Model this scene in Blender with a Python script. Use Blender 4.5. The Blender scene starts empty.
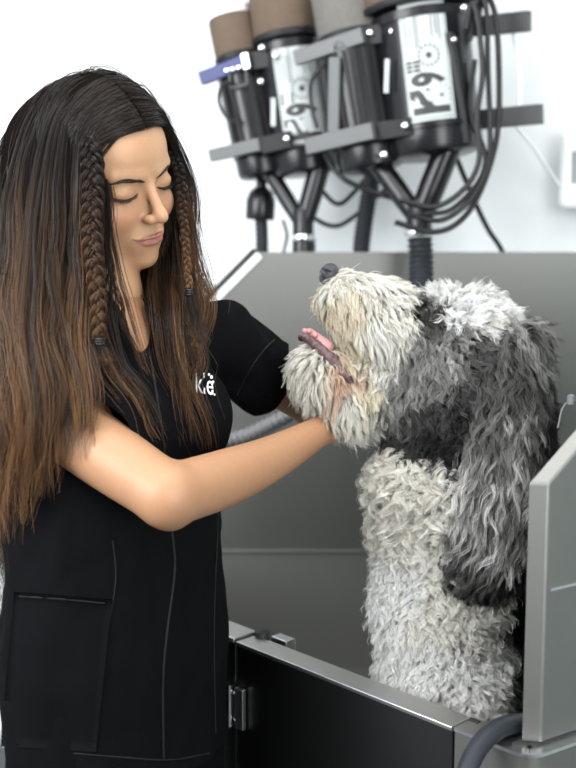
import bpy, bmesh, math, random
import numpy as np
from mathutils import Vector, Matrix
from mathutils.bvhtree import BVHTree
from mathutils.kdtree import KDTree
random.seed(4)
rng = np.random.default_rng(7)
COL = bpy.context.scene.collection

# ------------------------------------------------------------------ camera frame
FPX = 1066.667
PITCH = math.radians(7)
CAM = np.array([0, 0, 1.40])
FWD = np.array([0, math.cos(PITCH), -math.sin(PITCH)])
UPV = np.array([0, math.sin(PITCH), math.cos(PITCH)])
RGT = np.array([1.0, 0, 0])
def at(x, y, d):
    """world point of photo pixel (x, y) at forward distance d"""
    return CAM + d * (FWD + (x - 288) / FPX * RGT + (384 - y) / FPX * UPV)
def on_z(x, y, z):
    r = FWD + (x - 288) / FPX * RGT + (384 - y) / FPX * UPV
    return CAM + r * ((z - CAM[2]) / r[2])
def nrm(v):
    v = np.asarray(v, float)
    return v / (np.linalg.norm(v, axis=-1, keepdims=True) + 1e-12)

# ------------------------------------------------------------------ tagging
def tag(o, label=None, cat=None, group=None, kind=None):
    if label: o['label'] = label
    if cat: o['category'] = cat
    if group: o['group'] = group
    if kind: o['kind'] = kind
    return o
def empty(name, loc=(0, 0, 0)):
    o = bpy.data.objects.new(name, None)
    COL.objects.link(o)
    o.location = Vector(loc)
    o.empty_display_size = 0.05
    return o
def link(name, me, m, parent=None):
    o = bpy.data.objects.new(name, me)
    COL.objects.link(o)
    if m is not None: me.materials.append(m)
    if parent is not None:
        o.parent = parent
        p, off = parent, Vector((0, 0, 0))
        while p is not None:
            off += p.location; p = p.parent
        me.transform(Matrix.Translation(-off))
    return o

# ------------------------------------------------------------------ materials
def mat(name, col=(0.8, 0.8, 0.8), rough=0.5, metal=0.0, spec=0.5, emit=None, es=0.0, coat=0.0, trans=0.0, attr=None,
        bump=0.0, bscale=50.0, bstretch=(1, 1, 1), cvar=0.0, sss=0.0, sheen=0.0, aniso=0.0, rvar=0.0):
    m = bpy.data.materials.new(name); m.use_nodes = True
    nt = m.node_tree; N = nt.nodes; Lk = nt.links
    b = N['Principled BSDF']
    b.inputs['Base Color'].default_value = (*col, 1)
    b.inputs['Roughness'].default_value = rough
    b.inputs['Metallic'].default_value = metal
    b.inputs['Specular IOR Level'].default_value = spec
    b.inputs['Coat Weight'].default_value = coat
    b.inputs['Sheen Weight'].default_value = sheen
    b.inputs['Anisotropic'].default_value = aniso
    if sss:
        b.inputs['Subsurface Weight'].default_value = sss
        b.inputs['Subsurface Radius'].default_value = (0.012, 0.004, 0.002)
        b.inputs['Subsurface Scale'].default_value = 1.0
    if emit:
        b.inputs['Emission Color'].default_value = (*emit, 1)
        b.inputs['Emission Strength'].default_value = es
    src = None
    if attr:
        a = N.new('ShaderNodeAttribute'); a.attribute_name = attr
        src = a.outputs['Color']
    if bump or cvar or rvar:
        tc = N.new('ShaderNodeTexCoord'); mp = N.new('ShaderNodeMapping')
        mp.inputs['Scale'].default_value = bstretch
        nz = N.new('ShaderNodeTexNoise'); nz.inputs['Scale'].default_value = bscale
        nz.inputs['Detail'].default_value = 5
        Lk.new(tc.outputs['Object'], mp.inputs['Vector']); Lk.new(mp.outputs['Vector'], nz.inputs['Vector'])
        if bump:
            bp = N.new('ShaderNodeBump'); bp.inputs['Strength'].default_value = bump
            bp.inputs['Distance'].default_value = 0.002
            Lk.new(nz.outputs['Fac'], bp.inputs['Height']); Lk.new(bp.outputs['Normal'], b.inputs['Normal'])
        if rvar:
            mr = N.new('ShaderNodeMapRange')
            mr.inputs['To Min'].default_value = rough - rvar; mr.inputs['To Max'].default_value = rough + rvar
            Lk.new(nz.outputs['Fac'], mr.inputs['Value']); Lk.new(mr.outputs['Result'], b.inputs['Roughness'])
        if cvar:
            mx = N.new('ShaderNodeMix'); mx.data_type = 'RGBA'; mx.blend_type = 'MULTIPLY'
            mx.inputs['Factor'].default_value = 1
            mr = N.new('ShaderNodeMapRange')
            mr.inputs['From Min'].default_value = 0.3; mr.inputs['From Max'].default_value = 0.7
            mr.inputs['To Min'].default_value = 1 - cvar; mr.inputs['To Max'].default_value = 1 + cvar
            Lk.new(nz.outputs['Fac'], mr.inputs['Value'])
            if src is None: mx.inputs['A'].default_value = (*col, 1)
            else: Lk.new(src, mx.inputs['A'])
            Lk.new(mr.outputs['Result'], mx.inputs['B'])
            src = mx.outputs['Result']
    if src is not None: Lk.new(src, b.inputs['Base Color'])
    return m

def hair_mat(name, rough=0.4, spec=0.5, transl=0.3):
    m = bpy.data.materials.new(name); m.use_nodes = True
    nt = m.node_tree; N = nt.nodes; Lk = nt.links
    b = N['Principled BSDF']; out = N['Material Output']
    b.inputs['Roughness'].default_value = rough; b.inputs['Specular IOR Level'].default_value = spec
    a = N.new('ShaderNodeAttribute'); a.attribute_name = 'Col'
    Lk.new(a.outputs['Color'], b.inputs['Base Color'])
    tr = N.new('ShaderNodeBsdfTranslucent'); Lk.new(a.outputs['Color'], tr.inputs['Color'])
    mx = N.new('ShaderNodeMixShader'); mx.inputs[0].default_value = transl
    Lk.new(b.outputs[0], mx.inputs[1]); Lk.new(tr.outputs[0], mx.inputs[2]); Lk.new(mx.outputs[0], out.inputs['Surface'])
    return m

# ------------------------------------------------------------------ mesh helpers
def bm_new(): return bmesh.new()
def bm_link(name, bm, m, parent=None, bevel=0.0, smooth=None):
    me = bpy.data.meshes.new(name)
    bmesh.ops.recalc_face_normals(bm, faces=bm.faces)
    bm.to_mesh(me); bm.free()
    o = link(name, me, m, parent)
    if smooth is not None:
        me.shade_smooth()
        me.set_sharp_from_angle(angle=math.radians(smooth))
    if bevel:
        md = o.modifiers.new('bevel', 'BEVEL'); md.width = bevel; md.segments = 2; md.limit_method = 'ANGLE'
        md.harden_normals = False
    return o
def add_box_axes(bm, c, ax, ay, az, sx, sy, sz):
    """box centred at c with half sizes s along unit axes"""
    c = np.asarray(c, float); vs = []
    for k in (-1, 1):
        for j in (-1, 1):
            for i in (-1, 1):
                vs.append(bm.verts.new(c + i * sx * np.asarray(ax) + j * sy * np.asarray(ay) + k * sz * np.asarray(az)))
    for f in ((0, 2, 3, 1), (4, 5, 7, 6), (0, 1, 5, 4), (2, 6, 7, 3), (0, 4, 6, 2), (1, 3, 7, 5)):
        bm.faces.new([vs[i] for i in f])
def add_box(bm, x0, x1, y0, y1, z0, z1):
    add_box_axes(bm, ((x0+x1)/2, (y0+y1)/2, (z0+z1)/2), (1,0,0), (0,1,0), (0,0,1), abs(x1-x0)/2, abs(y1-y0)/2, abs(z1-z0)/2)
def add_prism(bm, poly, ext):
    """closed polygon (list of 3D points) extruded by vector ext"""
    a = [bm.verts.new(p) for p in poly]; b = [bm.verts.new(np.asarray(p) + ext) for p in poly]
    n = len(poly)
    bm.faces.new(a[::-1]); bm.faces.new(b)
    for i in range(n):
        bm.faces.new([a[i], a[(i+1) % n], b[(i+1) % n], b[i]])
def add_lathe(bm, c, axis, prof, seg=32, xa=None, sq=1.0):
    """profile list of (r, h) around axis from c; sq squashes along the second axis"""
    axis = nrm(axis)
    if xa is None: xa = nrm(np.cross(axis, [0.3, 0.9, 0.1]))
    xa = nrm(xa - axis * np.dot(xa, axis)); ya = np.cross(axis, xa)
    rings = []
    for r, h in prof:
        rings.append([bm.verts.new(np.asarray(c) + axis * h + r * (math.cos(t) * xa + sq * math.sin(t) * ya))
                      for t in np.linspace(0, 2 * math.pi, seg, endpoint=False)])
    for a, b in zip(rings[:-1], rings[1:]):
        for i in range(seg):
            bm.faces.new([a[i], a[(i+1) % seg], b[(i+1) % seg], b[i]])
    if prof[0][0] > 1e-6: bm.faces.new(rings[0][::-1])
    if prof[-1][0] > 1e-6: bm.faces.new(rings[-1])
def catmull(pts, n=8):
    pts = np.asarray(pts, float)
    if len(pts) < 3:
        t = np.linspace(0, 1, n * (len(pts) - 1) + 1)[:, None]
        return pts[0] * (1 - t) + pts[-1] * t
    P = np.vstack([2 * pts[0] - pts[1], pts, 2 * pts[-1] - pts[-2]])
    out = []
    for i in range(1, len(P) - 2):
        for t in np.linspace(0, 1, n, endpoint=False):
            out.append(0.5 * ((2 * P[i]) + (-P[i-1] + P[i+1]) * t + (2*P[i-1] - 5*P[i] + 4*P[i+1] - P[i+2]) * t*t
                              + (-P[i-1] + 3*P[i] - 3*P[i+1] + P[i+2]) * t**3))
    out.append(P[-2])
    return np.array(out)
def add_tube(bm, pts, r, seg=12, rib=0.0, riblen=0.006):
    pts = np.asarray(pts, float)
    if rib:   # resample evenly for ribbed hoses
        L = np.r_[0, np.cumsum(np.linalg.norm(np.diff(pts, axis=0), axis=1))]
        m = int(L[-1] / riblen * 4)
        s = np.linspace(0, L[-1], m)
        pts = np.stack([np.interp(s, L, pts[:, k]) for k in range(3)], 1)
        rr = r + rib * np.sin(s / riblen * 2 * math.pi)
    else:
        rr = np.full(len(pts), r) if np.isscalar(r) else np.asarray(r)
    T = nrm(np.gradient(pts, axis=0))
    n = nrm(np.cross(T[0], [0.31, 0.2, 0.93]))
    rings = []
    for i in range(len(pts)):
        n = nrm(n - T[i] * np.dot(n, T[i])); b = np.cross(T[i], n)
        rings.append([bm.verts.new(pts[i] + rr[i] * (math.cos(t) * n + math.sin(t) * b))
                      for t in np.linspace(0, 2 * math.pi, seg, endpoint=False)])
    for a, b in zip(rings[:-1], rings[1:]):
        for i in range(seg):
            bm.faces.new([a[i], a[(i+1) % seg], b[(i+1) % seg], b[i]])
    bm.faces.new(rings[0][::-1]); bm.faces.new(rings[-1])

def fast_mesh(name, V, F, col=None, smooth=True):
    """V (n,3), F (m,k) index array -> mesh"""
    me = bpy.data.meshes.new(name)
    V = np.asarray(V, np.float32); F = np.asarray(F, np.int32)
    me.vertices.add(len(V)); me.vertices.foreach_set('co', V.ravel())
    me.loops.add(F.size); me.loops.foreach_set('vertex_index', F.ravel())
    k = F.shape[1]
    me.polygons.add(len(F))
    me.polygons.foreach_set('loop_start', np.arange(0, F.size, k, dtype=np.int32))
    me.update(calc_edges=True)
    if smooth: me.shade_smooth()
    if col is not None:
        a = me.color_attributes.new('Col', 'FLOAT_COLOR', 'POINT')
        c = np.ones((len(V), 4), np.float32); c[:, :3] = col
        a.data.foreach_set('color', c.ravel())
    return me

# ------------------------------------------------------------------ signed-distance modelling
def s_ell(P, c, r, R=None):
    q = P - np.asarray(c, np.float32)
    if R is not None: q = q @ np.asarray(R, np.float32)
    r = np.asarray(r, np.float32)
    k0 = np.linalg.norm(q / r, axis=-1) + 1e-9; k1 = np.linalg.norm(q / (r * r), axis=-1) + 1e-9
    return k0 * (k0 - 1) / k1
def s_cap(P, a, b, ra, rb):
    a = np.asarray(a, np.float32); b = np.asarray(b, np.float32); ab = b - a
    t = np.clip(((P - a) @ ab) / (ab @ ab), 0, 1)
    return np.linalg.norm(P - a - t[..., None] * ab, axis=-1) - (ra + (rb - ra) * t)
def s_chain(P, pts, rs, k=0.01):
    d = None
    for i in range(len(pts) - 1):
        e = s_cap(P, pts[i], pts[i+1], rs[i], rs[i+1])
        d = e if d is None else smin(d, e, k)
    return d
def smin(a, b, k):
    h = np.clip(0.5 + 0.5 * (b - a) / k, 0, 1)
    return b * (1 - h) + a * h - k * h * (1 - h)
def smax(a, b, k): return -smin(-a, -b, k)
def nets(f, lo, hi, h):
    lo = np.asarray(lo, float); n = np.ceil((np.asarray(hi, float) - lo) / h).astype(int) + 1
    V = np.empty(n, np.float32)
    gy, gz = np.meshgrid(lo[1] + h * np.arange(n[1]), lo[2] + h * np.arange(n[2]), indexing='ij')
    step = max(1, 400000 // (n[1] * n[2]))
    for i in range(0, n[0], step):
        j = min(n[0], i + step)
        P = np.empty((j - i, n[1], n[2], 3), np.float32)
        P[..., 0] = (lo[0] + h * np.arange(i, j))[:, None, None]; P[..., 1] = gy; P[..., 2] = gz
        V[i:j] = f(P)
    S = V < 0
    cs = np.zeros(np.array(n) - 1, np.int8)
    for a in (0, 1):
        for b in (0, 1):
            for c in (0, 1):
                cs += S[a:n[0]-1+a, b:n[1]-1+b, c:n[2]-1+c]
    act = (cs > 0) & (cs < 8)
    idx = np.argwhere(act); vid = -np.ones(act.shape, np.int32); vid[act] = np.arange(len(idx))
    off = np.array([(a, b, c) for a in (0, 1) for b in (0, 1) for c in (0, 1)])
    cv = np.stack([V[idx[:, 0]+o[0], idx[:, 1]+o[1], idx[:, 2]+o[2]] for o in off], 1)
    acc = np.zeros((len(idx), 3)); cnt = np.zeros(len(idx))
    for p in range(8):
        for q in range(p + 1, 8):
            if np.abs(off[p] - off[q]).sum() != 1: continue
            m = (cv[:, p] < 0) != (cv[:, q] < 0)
            t = cv[m, p] / (cv[m, p] - cv[m, q])
            acc[m] += off[p] + t[:, None] * (off[q] - off[p]); cnt[m] += 1
    verts = lo + h * (idx + acc / cnt[:, None])
    faces = []
    for ax in range(3):
        u, w = (ax + 1) % 3, (ax + 2) % 3
        sl0 = [slice(None)] * 3; sl1 = [slice(None)] * 3
        sl0[ax] = slice(0, n[ax]-1); sl1[ax] = slice(1, n[ax])
        s0, s1 = S[tuple(sl0)], S[tuple(sl1)]
        for flip in (0, 1):
            e = np.argwhere((s0 & ~s1) if flip == 0 else (~s0 & s1))
            e = e[(e[:, u] > 0) & (e[:, w] > 0) & (e[:, u] < n[u]-1) & (e[:, w] < n[w]-1)]
            if not len(e): continue
            du = np.zeros(3, int); du[u] = 1; dw = np.zeros(3, int); dw[w] = 1
            q = [e - du - dw, e - dw, e, e - du]
            ids = np.stack([vid[tuple(x.T)] for x in q], 1)
            if flip: ids = ids[:, ::-1]
            faces.append(ids[(ids >= 0).all(1)])
    return verts, np.concatenate(faces)
def grad(f, P, e=0.0008):
    g = np.zeros_like(P)
    for k in range(3):
        o = np.zeros(3); o[k] = e
        g[:, k] = f((P + o).astype(np.float32)) - f((P - o).astype(np.float32))
    return nrm(g)
def hashn(P, seed=0):
    v = np.sin(P @ np.array([12.9898, 78.233, 37.719]) + seed * 17.13) * 43758.5453
    return v - np.floor(v)
def vnoise(P, s, seed=0):
    """value noise in [-1,1]"""
    Q = np.asarray(P, np.float64) * s; I = np.floor(Q); F = Q - I; F = F * F * (3 - 2 * F)
    r = 0
    for a in (0, 1):
        for b in (0, 1):
            for c in (0, 1):
                w = (F[..., 0] if a else 1 - F[..., 0]) * (F[..., 1] if b else 1 - F[..., 1]) * (F[..., 2] if c else 1 - F[..., 2])
                r = r + w * hashn(I + np.array([a, b, c]), seed)
    return 2 * r - 1

# ------------------------------------------------------------------ strands
def strands_mesh(name, P, R, C, sides=3):
    """P (n,k,3) points, R (n,k) radii, C (n,k,3) colours -> tube mesh"""
    n, k, _ = P.shape
    T = nrm(np.gradient(P, axis=1))
    ref = nrm(rng.normal(size=(n, 1, 3)))
    A = nrm(np.cross(T, ref)); B = np.cross(T, A)
    ang = np.arange(sides) * 2 * math.pi / sides
    V = P[:, :, None, :] + R[:, :, None, None] * (np.cos(ang)[:, None] * A[:, :, None, :] + np.sin(ang)[:, None] * B[:, :, None, :])
    Vc = np.repeat(C[:, :, None, :], sides, axis=2)
    base = (np.arange(n) * k * sides)[:, None, None] + (np.arange(k - 1) * sides)[None, :, None]
    s = np.arange(sides); s2 = (s + 1) % sides
    F = np.stack([base + s, base + s2, base + sides + s2, base + sides + s], -1).reshape(-1, 4)
    return fast_mesh(name, V.reshape(-1, 3), F, Vc.reshape(-1, 3))
# ================================================================== CAMERA, WORLD, LIGHTS
cam_d = bpy.data.cameras.new('camera'); cam = bpy.data.objects.new('camera', cam_d); COL.objects.link(cam)
cam.location = Vector(CAM); cam.rotation_euler = (math.radians(90) - PITCH, 0, 0)
cam_d.sensor_fit = 'VERTICAL'; cam_d.sensor_height = 36; cam_d.lens = 50
cam_d.clip_start = 0.05
cam_d.dof.use_dof = True; cam_d.dof.focus_distance = 1.36; cam_d.dof.aperture_fstop = 3.2
sc = bpy.context.scene
sc.camera = cam
sc.view_settings.view_transform = 'Standard'; sc.view_settings.look = 'None'
sc.view_settings.exposure = 0.85; sc.view_settings.gamma = 1.0; sc.view_settings.use_curve_mapping = False
w = bpy.data.worlds.new('world'); sc.world = w; w.use_nodes = True
w.node_tree.nodes['Background'].inputs['Color'].default_value = (0.9, 0.95, 1, 1)
w.node_tree.nodes['Background'].inputs['Strength'].default_value = 0.3

def area(name, loc, target, sx, sy, power, col=(1, 1, 1)):
    l = bpy.data.lights.new(name, 'AREA'); l.shape = 'RECTANGLE'; l.size = sx; l.size_y = sy
    l.energy = power; l.color = col
    o = bpy.data.objects.new(name, l); COL.objects.link(o); o.location = loc
    o.rotation_euler = (Vector(target) - Vector(loc)).to_track_quat('-Z', 'Y').to_euler()
    return o
area('ceiling_lamp_light', (0.1, 0.9, 2.70), (0.1, 0.9, 0), 1.8, 0.8, 15, (1, 0.99, 0.97))
area('ceiling_lamp_light', (-1.0, -0.6, 2.70), (-1.0, -0.6, 0), 1.5, 1.0, 18, (1, 0.99, 0.97))
area('window_daylight', (1.2, -0.6, 1.55), (-0.1, 1.4, 1.35), 1.5, 1.5, 44, (0.96, 0.98, 1))
area('window_daylight', (-1.7, 0.3, 2.0), (0.1, 1.9, 1.4), 1.4, 1.2, 44, (0.95, 0.98, 1))

# ================================================================== MATERIALS
M_wall = mat('white_paint', (0.84, 0.87, 0.88), 0.7, bump=0.15, bscale=60)
M_wallr = mat('room_paint', (0.36, 0.42, 0.41), 0.8)
M_ceil = mat('ceiling_paint', (0.8, 0.8, 0.8), 0.9)
M_floor = mat('floor_sheet', (0.06, 0.06, 0.065), 0.5, cvar=0.2, bscale=8)
M_steel = mat('brushed_steel', (0.215, 0.215, 0.203), 0.5, metal=1.0, bump=0.05, bscale=60, bstretch=(1, 1, 30), rvar=0.05)
M_steel2 = mat('basin_steel', (0.22, 0.22, 0.208), 0.62, metal=1.0, bump=0.05, bscale=60, bstretch=(1, 1, 30), rvar=0.05)
M_steelb = mat('bright_steel', (0.62, 0.62, 0.62), 0.30, metal=1.0, bump=0.04, bscale=80, bstretch=(8, 8, 1))
M_trim = mat('wall_light_trim', (0.78, 0.79, 0.79), 0.45, metal=0.25)  # pale colour carries the wall light that the edge strips reflect
M_door = mat('dark_reflection_steel', (0.10, 0.10, 0.10), 0.30, metal=1.0, bump=0.03, bscale=60, bstretch=(1, 1, 20))  # stainless door and front panel, dark reflection put into the colour
M_gasket = mat('black_rubber', (0.012, 0.012, 0.012), 0.6)
M_blackp = mat('black_plastic', (0.007, 0.007, 0.009), 0.26, spec=0.35)
M_blackm = mat('black_matte', (0.009, 0.009, 0.010), 0.5, spec=.3)
M_greybar = mat('grey_bar_paint', (0.105, 0.11, 0.112), 0.5)
M_darkbar = mat('charcoal_bar_paint', (0.03, 0.03, 0.033), 0.5)
M_bluebar = mat('blue_bar_paint', (0.018, 0.026, 0.13), 0.45)
M_foamb = mat('brown_foam', (0.125, 0.088, 0.062), 0.95, bump=1.0, bscale=500, cvar=0.35)
M_foamg = mat('grey_foam', (0.15, 0.142, 0.13), 0.95, bump=1.0, bscale=500, cvar=0.3)
M_label = mat('white_label', (0.43, 0.46, 0.46), 0.5)
M_ink = mat('black_ink', (0.02, 0.02, 0.02), 0.5)
M_inkg = mat('grey_ink', (0.13, 0.14, 0.145), 0.5)
M_chrome = mat('chrome', (0.75, 0.75, 0.75), 0.18, metal=1.0)
M_cord = mat('black_cord', (0.010, 0.010, 0.012), 0.4, spec=.35)
M_white = mat('white_plastic', (0.85, 0.86, 0.87), 0.4)
M_disp = mat('grey_display', (0.28, 0.30, 0.30), 0.3)
M_hoseg = mat('grey_hose', (0.14, 0.14, 0.145), 0.4)
M_hoseb = mat('dark_blue_grey_hose', (0.016, 0.019, 0.024), 0.5, spec=.25)

# ================================================================== ROOM
def dwall(px): return 2.66 - (px - 200) * 0.00085
wa = at(200, 253, dwall(200)); wb = at(560, 253, dwall(560))
wd = nrm([wb[0] - wa[0], wb[1] - wa[1], 0]); wn = np.array([wd[1], -wd[0], 0])   # towards the room
Wl = wa - wd * 2.3; Wr = wa + wd * 1.75
HT = 2.75
def wallbox(name, p, q, n, m, z0=0, z1=HT, th=0.1):
    bm = bm_new()
    add_prism(bm, [(p[0], p[1], z0), (q[0], q[1], z0), (q[0], q[1], z1), (p[0], p[1], z1)], -np.asarray(n) * th)
    return tag(bm_link(name, bm, m), kind='structure')
wallbox('wall_back', Wl, Wr, wn, M_wall)
RL = Wl[0]; RR = Wr[0]; YB = -2.6
wallbox('wall_right', (RR, Wr[1]), (RR, YB), (-1, 0, 0), M_wallr)
wallbox('wall_left', (RL, YB), (RL, Wl[1]), (1, 0, 0), M_wall)
wallbox('wall_rear', (RR, YB), (RL, YB), (0, 1, 0), M_wallr)
bm = bm_new(); add_box(bm, RL - .1, RR + .1, YB - .1, 4.0, -0.1, 0.0); tag(bm_link('floor', bm, M_floor), kind='structure')
bm = bm_new(); add_box(bm, RL - .1, RR + .1, YB - .1, 4.0, HT, HT + .1); tag(bm_link('ceiling', bm, M_ceil), kind='structure')

# ================================================================== WASHING TUB
ZR = 0.85
tub = tag(empty('washing_tub', (0.1, 1.5, 0)), 'raised stainless steel dog washing tub the dog sits in, with tall splash panels', 'tub')
Ao = on_z(237, 641, ZR); Bo = on_z(455, 727, ZR)
fd = nrm((Bo - Ao) * [1, 1, 0]); fn = np.array([fd[1], -fd[0], 0])           # outward normal (to camera)
if fn[1] > 0: fn = -fn
Co = on_z(530, 757, ZR); Co = Ao + fd * np.dot(Co - Ao, fd)                     # corner on the front line
ed = nrm([math.cos(math.radians(33)), math.sin(math.radians(33)), 0]); en = np.array([ed[1], -ed[0], 0])
TH = 0.034
A0 = Ao - fd * 0.62                                                             # left end behind the groomer
E1 = Co + ed * 0.72
zv = np.array([0, 0, 1.0])
def wallseg(p, q, n, z0, z1, th): # solid wall: outer line p-q, thickness inward
    return [(p[0], p[1], z0), (q[0], q[1], z0), (q[0], q[1], z1), (p[0], p[1], z1)], -n * th
# left fixed front panel
bm = bm_new(); poly, ex = wallseg(A0, Ao - fd * 0.004, fn, 0.0, ZR, TH); add_prism(bm, poly, ex)
bm_link('front_panel', bm, M_door, tub, bevel=0.002)
# rim above the left front panel and latch bracket
bm = bm_new(); add_prism(bm, [(*(A0 + fn*.003)[:2], ZR - .004), (*(Ao - fd*.004 + fn*.003)[:2], ZR - .004), (*(Ao - fd*.004 + fn*.003)[:2], ZR + .003), (*(A0 + fn*.003)[:2], ZR + .003)], -fn * (TH + .012))
bm_link('rim', bm, M_steelb, tub, bevel=0.0015)
# door
door = bm_new(); poly, ex = wallseg(Ao, Bo - fd * .003, fn, 0.12, ZR - .004, TH); add_prism(door, poly, ex)
door = bm_link('door', door, M_door, tub, bevel=0.0015)
bm = bm_new(); P0, P1 = Ao + fn*.0025, Bo - fd*.003 + fn*.0025
add_prism(bm, [(*P0[:2], ZR - .006), (*P1[:2], ZR - .006), (*P1[:2], ZR), (*P0[:2], ZR)], -fn * (TH + .004))
bm_link('door_rim', bm, M_steelb, door, bevel=0.0012)
# hinges on the door (upper shown, lower further down)
for zc in (ZR - 0.095, 0.28):
    bm = bm_new()
    c = Ao + fn * 0.006; c[2] = zc
    add_box_axes(bm, c - fd * 0.012, fd, fn, zv, 0.0065, 0.0025, 0.030)
    add_box_axes(bm, c + fd * 0.013, fd, fn, zv, 0.0085, 0.0035, 0.030)
    h = bm_link('hinge', bm, M_steelb, door, bevel=0.001)
    bm = bm_new(); cc = c + fn * .003; cc[2] = zc - .031
    add_lathe(bm, cc - fd * .0075, (0, 0, 1), [(0.0055, 0), (0.0055, .0195), (.0045, .020), (.0045, .0208), (.0055, .0213), (0.0055, .041), (.0045, .0415), (.0045, .0422), (.0055, .0427), (.0055, .062)], 14)
    bm_link('hinge_knuckle', bm, M_chrome, h, smooth=40)
    for s in (-.02, 0.02):
        bm = bm_new(); cc = c + fn * .002 + fd * .0005; cc[2] = zc + s
        add_lathe(bm, cc, fn, [(0.0035, 0), (0.003, .002), (0, .0026)], 10)
        bm_link('rivet', bm, M_chrome, h, smooth=40)
# latch notch behind the rim
bm = bm_new(); c = on_z(262, 634, ZR + .002)
add_lathe(bm, c, (0, 0, 1), [(0.011, -.02), (0.011, .004), (.0085, .006), (0, .0065)], 20); bm_link('rim_plug', bm, M_gasket, tub, smooth=40)
bm = bm_new(); c = on_z(283, 637, ZR + .0); add_box_axes(bm, c - zv * .012, fd, fn, zv, .016, .010, .012)
bm_link('latch_block', bm, M_steelb, tub, bevel=.002)
# right front post and rounded corner, end wall : one bent shell
def bend(p, c, q, r=0.022, n=7):
    """rounded corner polyline"""
    d1 = nrm(p - c); d2 = nrm(q - c)
    a, b = c + d1 * r, c + d2 * r
    t = np.linspace(0, 1, n)[:, None]
    return np.vstack([[p], (1-t)**2 * a + 2*t*(1-t) * c + t**2 * b, [q]])
def offset_in(poly, th):
    T = nrm(np.gradient(poly, axis=0)); N = np.stack([-T[:, 1], T[:, 0], 0 * T[:, 0]], 1)
    return poly + N * th
out = bend(Bo, Co, E1); inn = offset_in(out, TH)
def shell(o_, i_, z0, z1):
    bm = bm_new()
    a = [[bm.verts.new((p[0], p[1], z)) for p in o_] for z in (z0, z1)]
    b = [[bm.verts.new((p[0], p[1], z)) for p in i_] for z in (z0, z1)]
    n = len(o_)
    for i in range(n - 1):
        bm.faces.new([a[0][i], a[0][i+1], a[1][i+1], a[1][i]]); bm.faces.new([b[0][i+1], b[0][i], b[1][i], b[1][i+1]])
        bm.faces.new([a[1][i], a[1][i+1], b[1][i+1], b[1][i]]); bm.faces.new([a[0][i+1], a[0][i], b[0][i], b[0][i+1]])
    bm.faces.new([a[0][0], a[1][0], b[1][0], b[0][0]]); bm.faces.new([a[0][-1], b[0][-1], b[1][-1], a[1][-1]])
    return bm
bm_link('corner_wall', shell(out, inn, 0.0, ZR - .004), M_steel, tub, smooth=35)
o2 = offset_in(out, -.0025); i2 = offset_in(out, TH + .004)
bm_link('rim', shell(o2, i2, ZR - .004, ZR), M_steelb, tub, smooth=35)
bm = bm_new(); c = on_z(474, 721, ZR); add_box_axes(bm, c, fd, fn, zv, .007, .004, .0012); bm_link('rim_slot', bm, M_gasket, tub)
# end splash panel on the end wall: sloped top rising to eye level
Pn = on_z(541, 745, ZR)                       # near bottom corner of its outer face
PT = 0.030
def endpt(s, z): q = Pn + ed * s; return (q[0], q[1], z)
poly = [endpt(0, ZR + .002), endpt(.70, ZR + .002), endpt(.70, 1.398), endpt(.33, 1.398), endpt(0, 1.150)]
inw = nrm([-math.sin(math.radians(40)), math.cos(math.radians(40)), 0])
inw = nrm(on_z(525, 744, ZR) - Pn)
bm = bm_new(); add_prism(bm, poly, inw * .022)
panel = bm_link('end_panel', bm, M_steel, tub, bevel=0.0022)
bm = bm_new(); add_prism(bm, [endpt(0.006, ZR + .178), endpt(.695, ZR + .178), endpt(.695, ZR + .181), endpt(0.006, ZR + .181)], en * .002)
bm_link('seam', bm, M_steelb, panel)
bm = bm_new(); add_prism(bm, [endpt(-.006, ZR), endpt(.70, ZR), endpt(.70, ZR + .003), endpt(-.006, ZR + .003)], inw * .028)
bm_link('gasket', bm, M_gasket, panel)
# small chrome clip on the sloped edge
bm = bm_new(); c = at(572, 403, 1.24)
add_tube(bm, catmull([at(558, 428, 1.26), at(563, 408, 1.26), at(572, 401, 1.26), at(584, 404, 1.27)], 6), .0013, 8)
add_lathe(bm, at(571, 399, 1.25), (0, 0, 1), [(0.0045, -.006), (0.0045, .004), (0, .006)], 12)
bm_link('clip', bm, M_greybar, panel, smooth=50)
# back splash panel
DB = 2.22
def bk(x, z, dy=0.0): return np.array([x, at(288, 253, DB)[1] + dy, z])
def xz(px, py):
    Y = at(288, 253, DB)[1]; r = FWD + (px - 288) / FPX * RGT + (384 - py) / FPX * UPV
    s = Y / r[1]; return CAM[0] + r[0] * s, CAM[2] + r[2] * s
x1, z1 = xz(257, 252); x2, z2 = xz(172, 338); xr = E1[0] - .14
xs, zs = xz(225, 551)
poly = [bk(x2, zs), bk(xr, zs), bk(xr, z1), bk(x1, z1), bk(x2, z2)]
bm = bm_new(); add_prism(bm, poly, np.array([0, .02, 0])); bp = bm_link('back_panel', bm, M_steel, tub, bevel=.002)
sl = nrm(np.array([x2 - x1, 0, z2 - z1])); sn = np.array([sl[2], 0, -sl[0]])
if sn[2] < 0: sn = -sn
def strip(name, off0, off1, dy0, dy1, m, ext=0.0):
    p = bk(x1, z1, dy0); q = bk(x2, z2, dy0) + sl * ext
    p = p - sl * (0.0)
    bm = bm_new(); add_prism(bm, [p + sn*off0, q + sn*off0, q + sn*off1, p + sn*off1 ], np.array([0, dy1 - dy0, 0]))
    return bm_link(name, bm, m, tub, bevel=.0008)
strip('edge_trim', -.016, .0, -.004, .02, M_trim)
strip('edge_gasket', .0, .012, .002, .03, M_gasket)
strip('edge_trim', .012, .036, .004, .03, M_trim)
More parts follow.
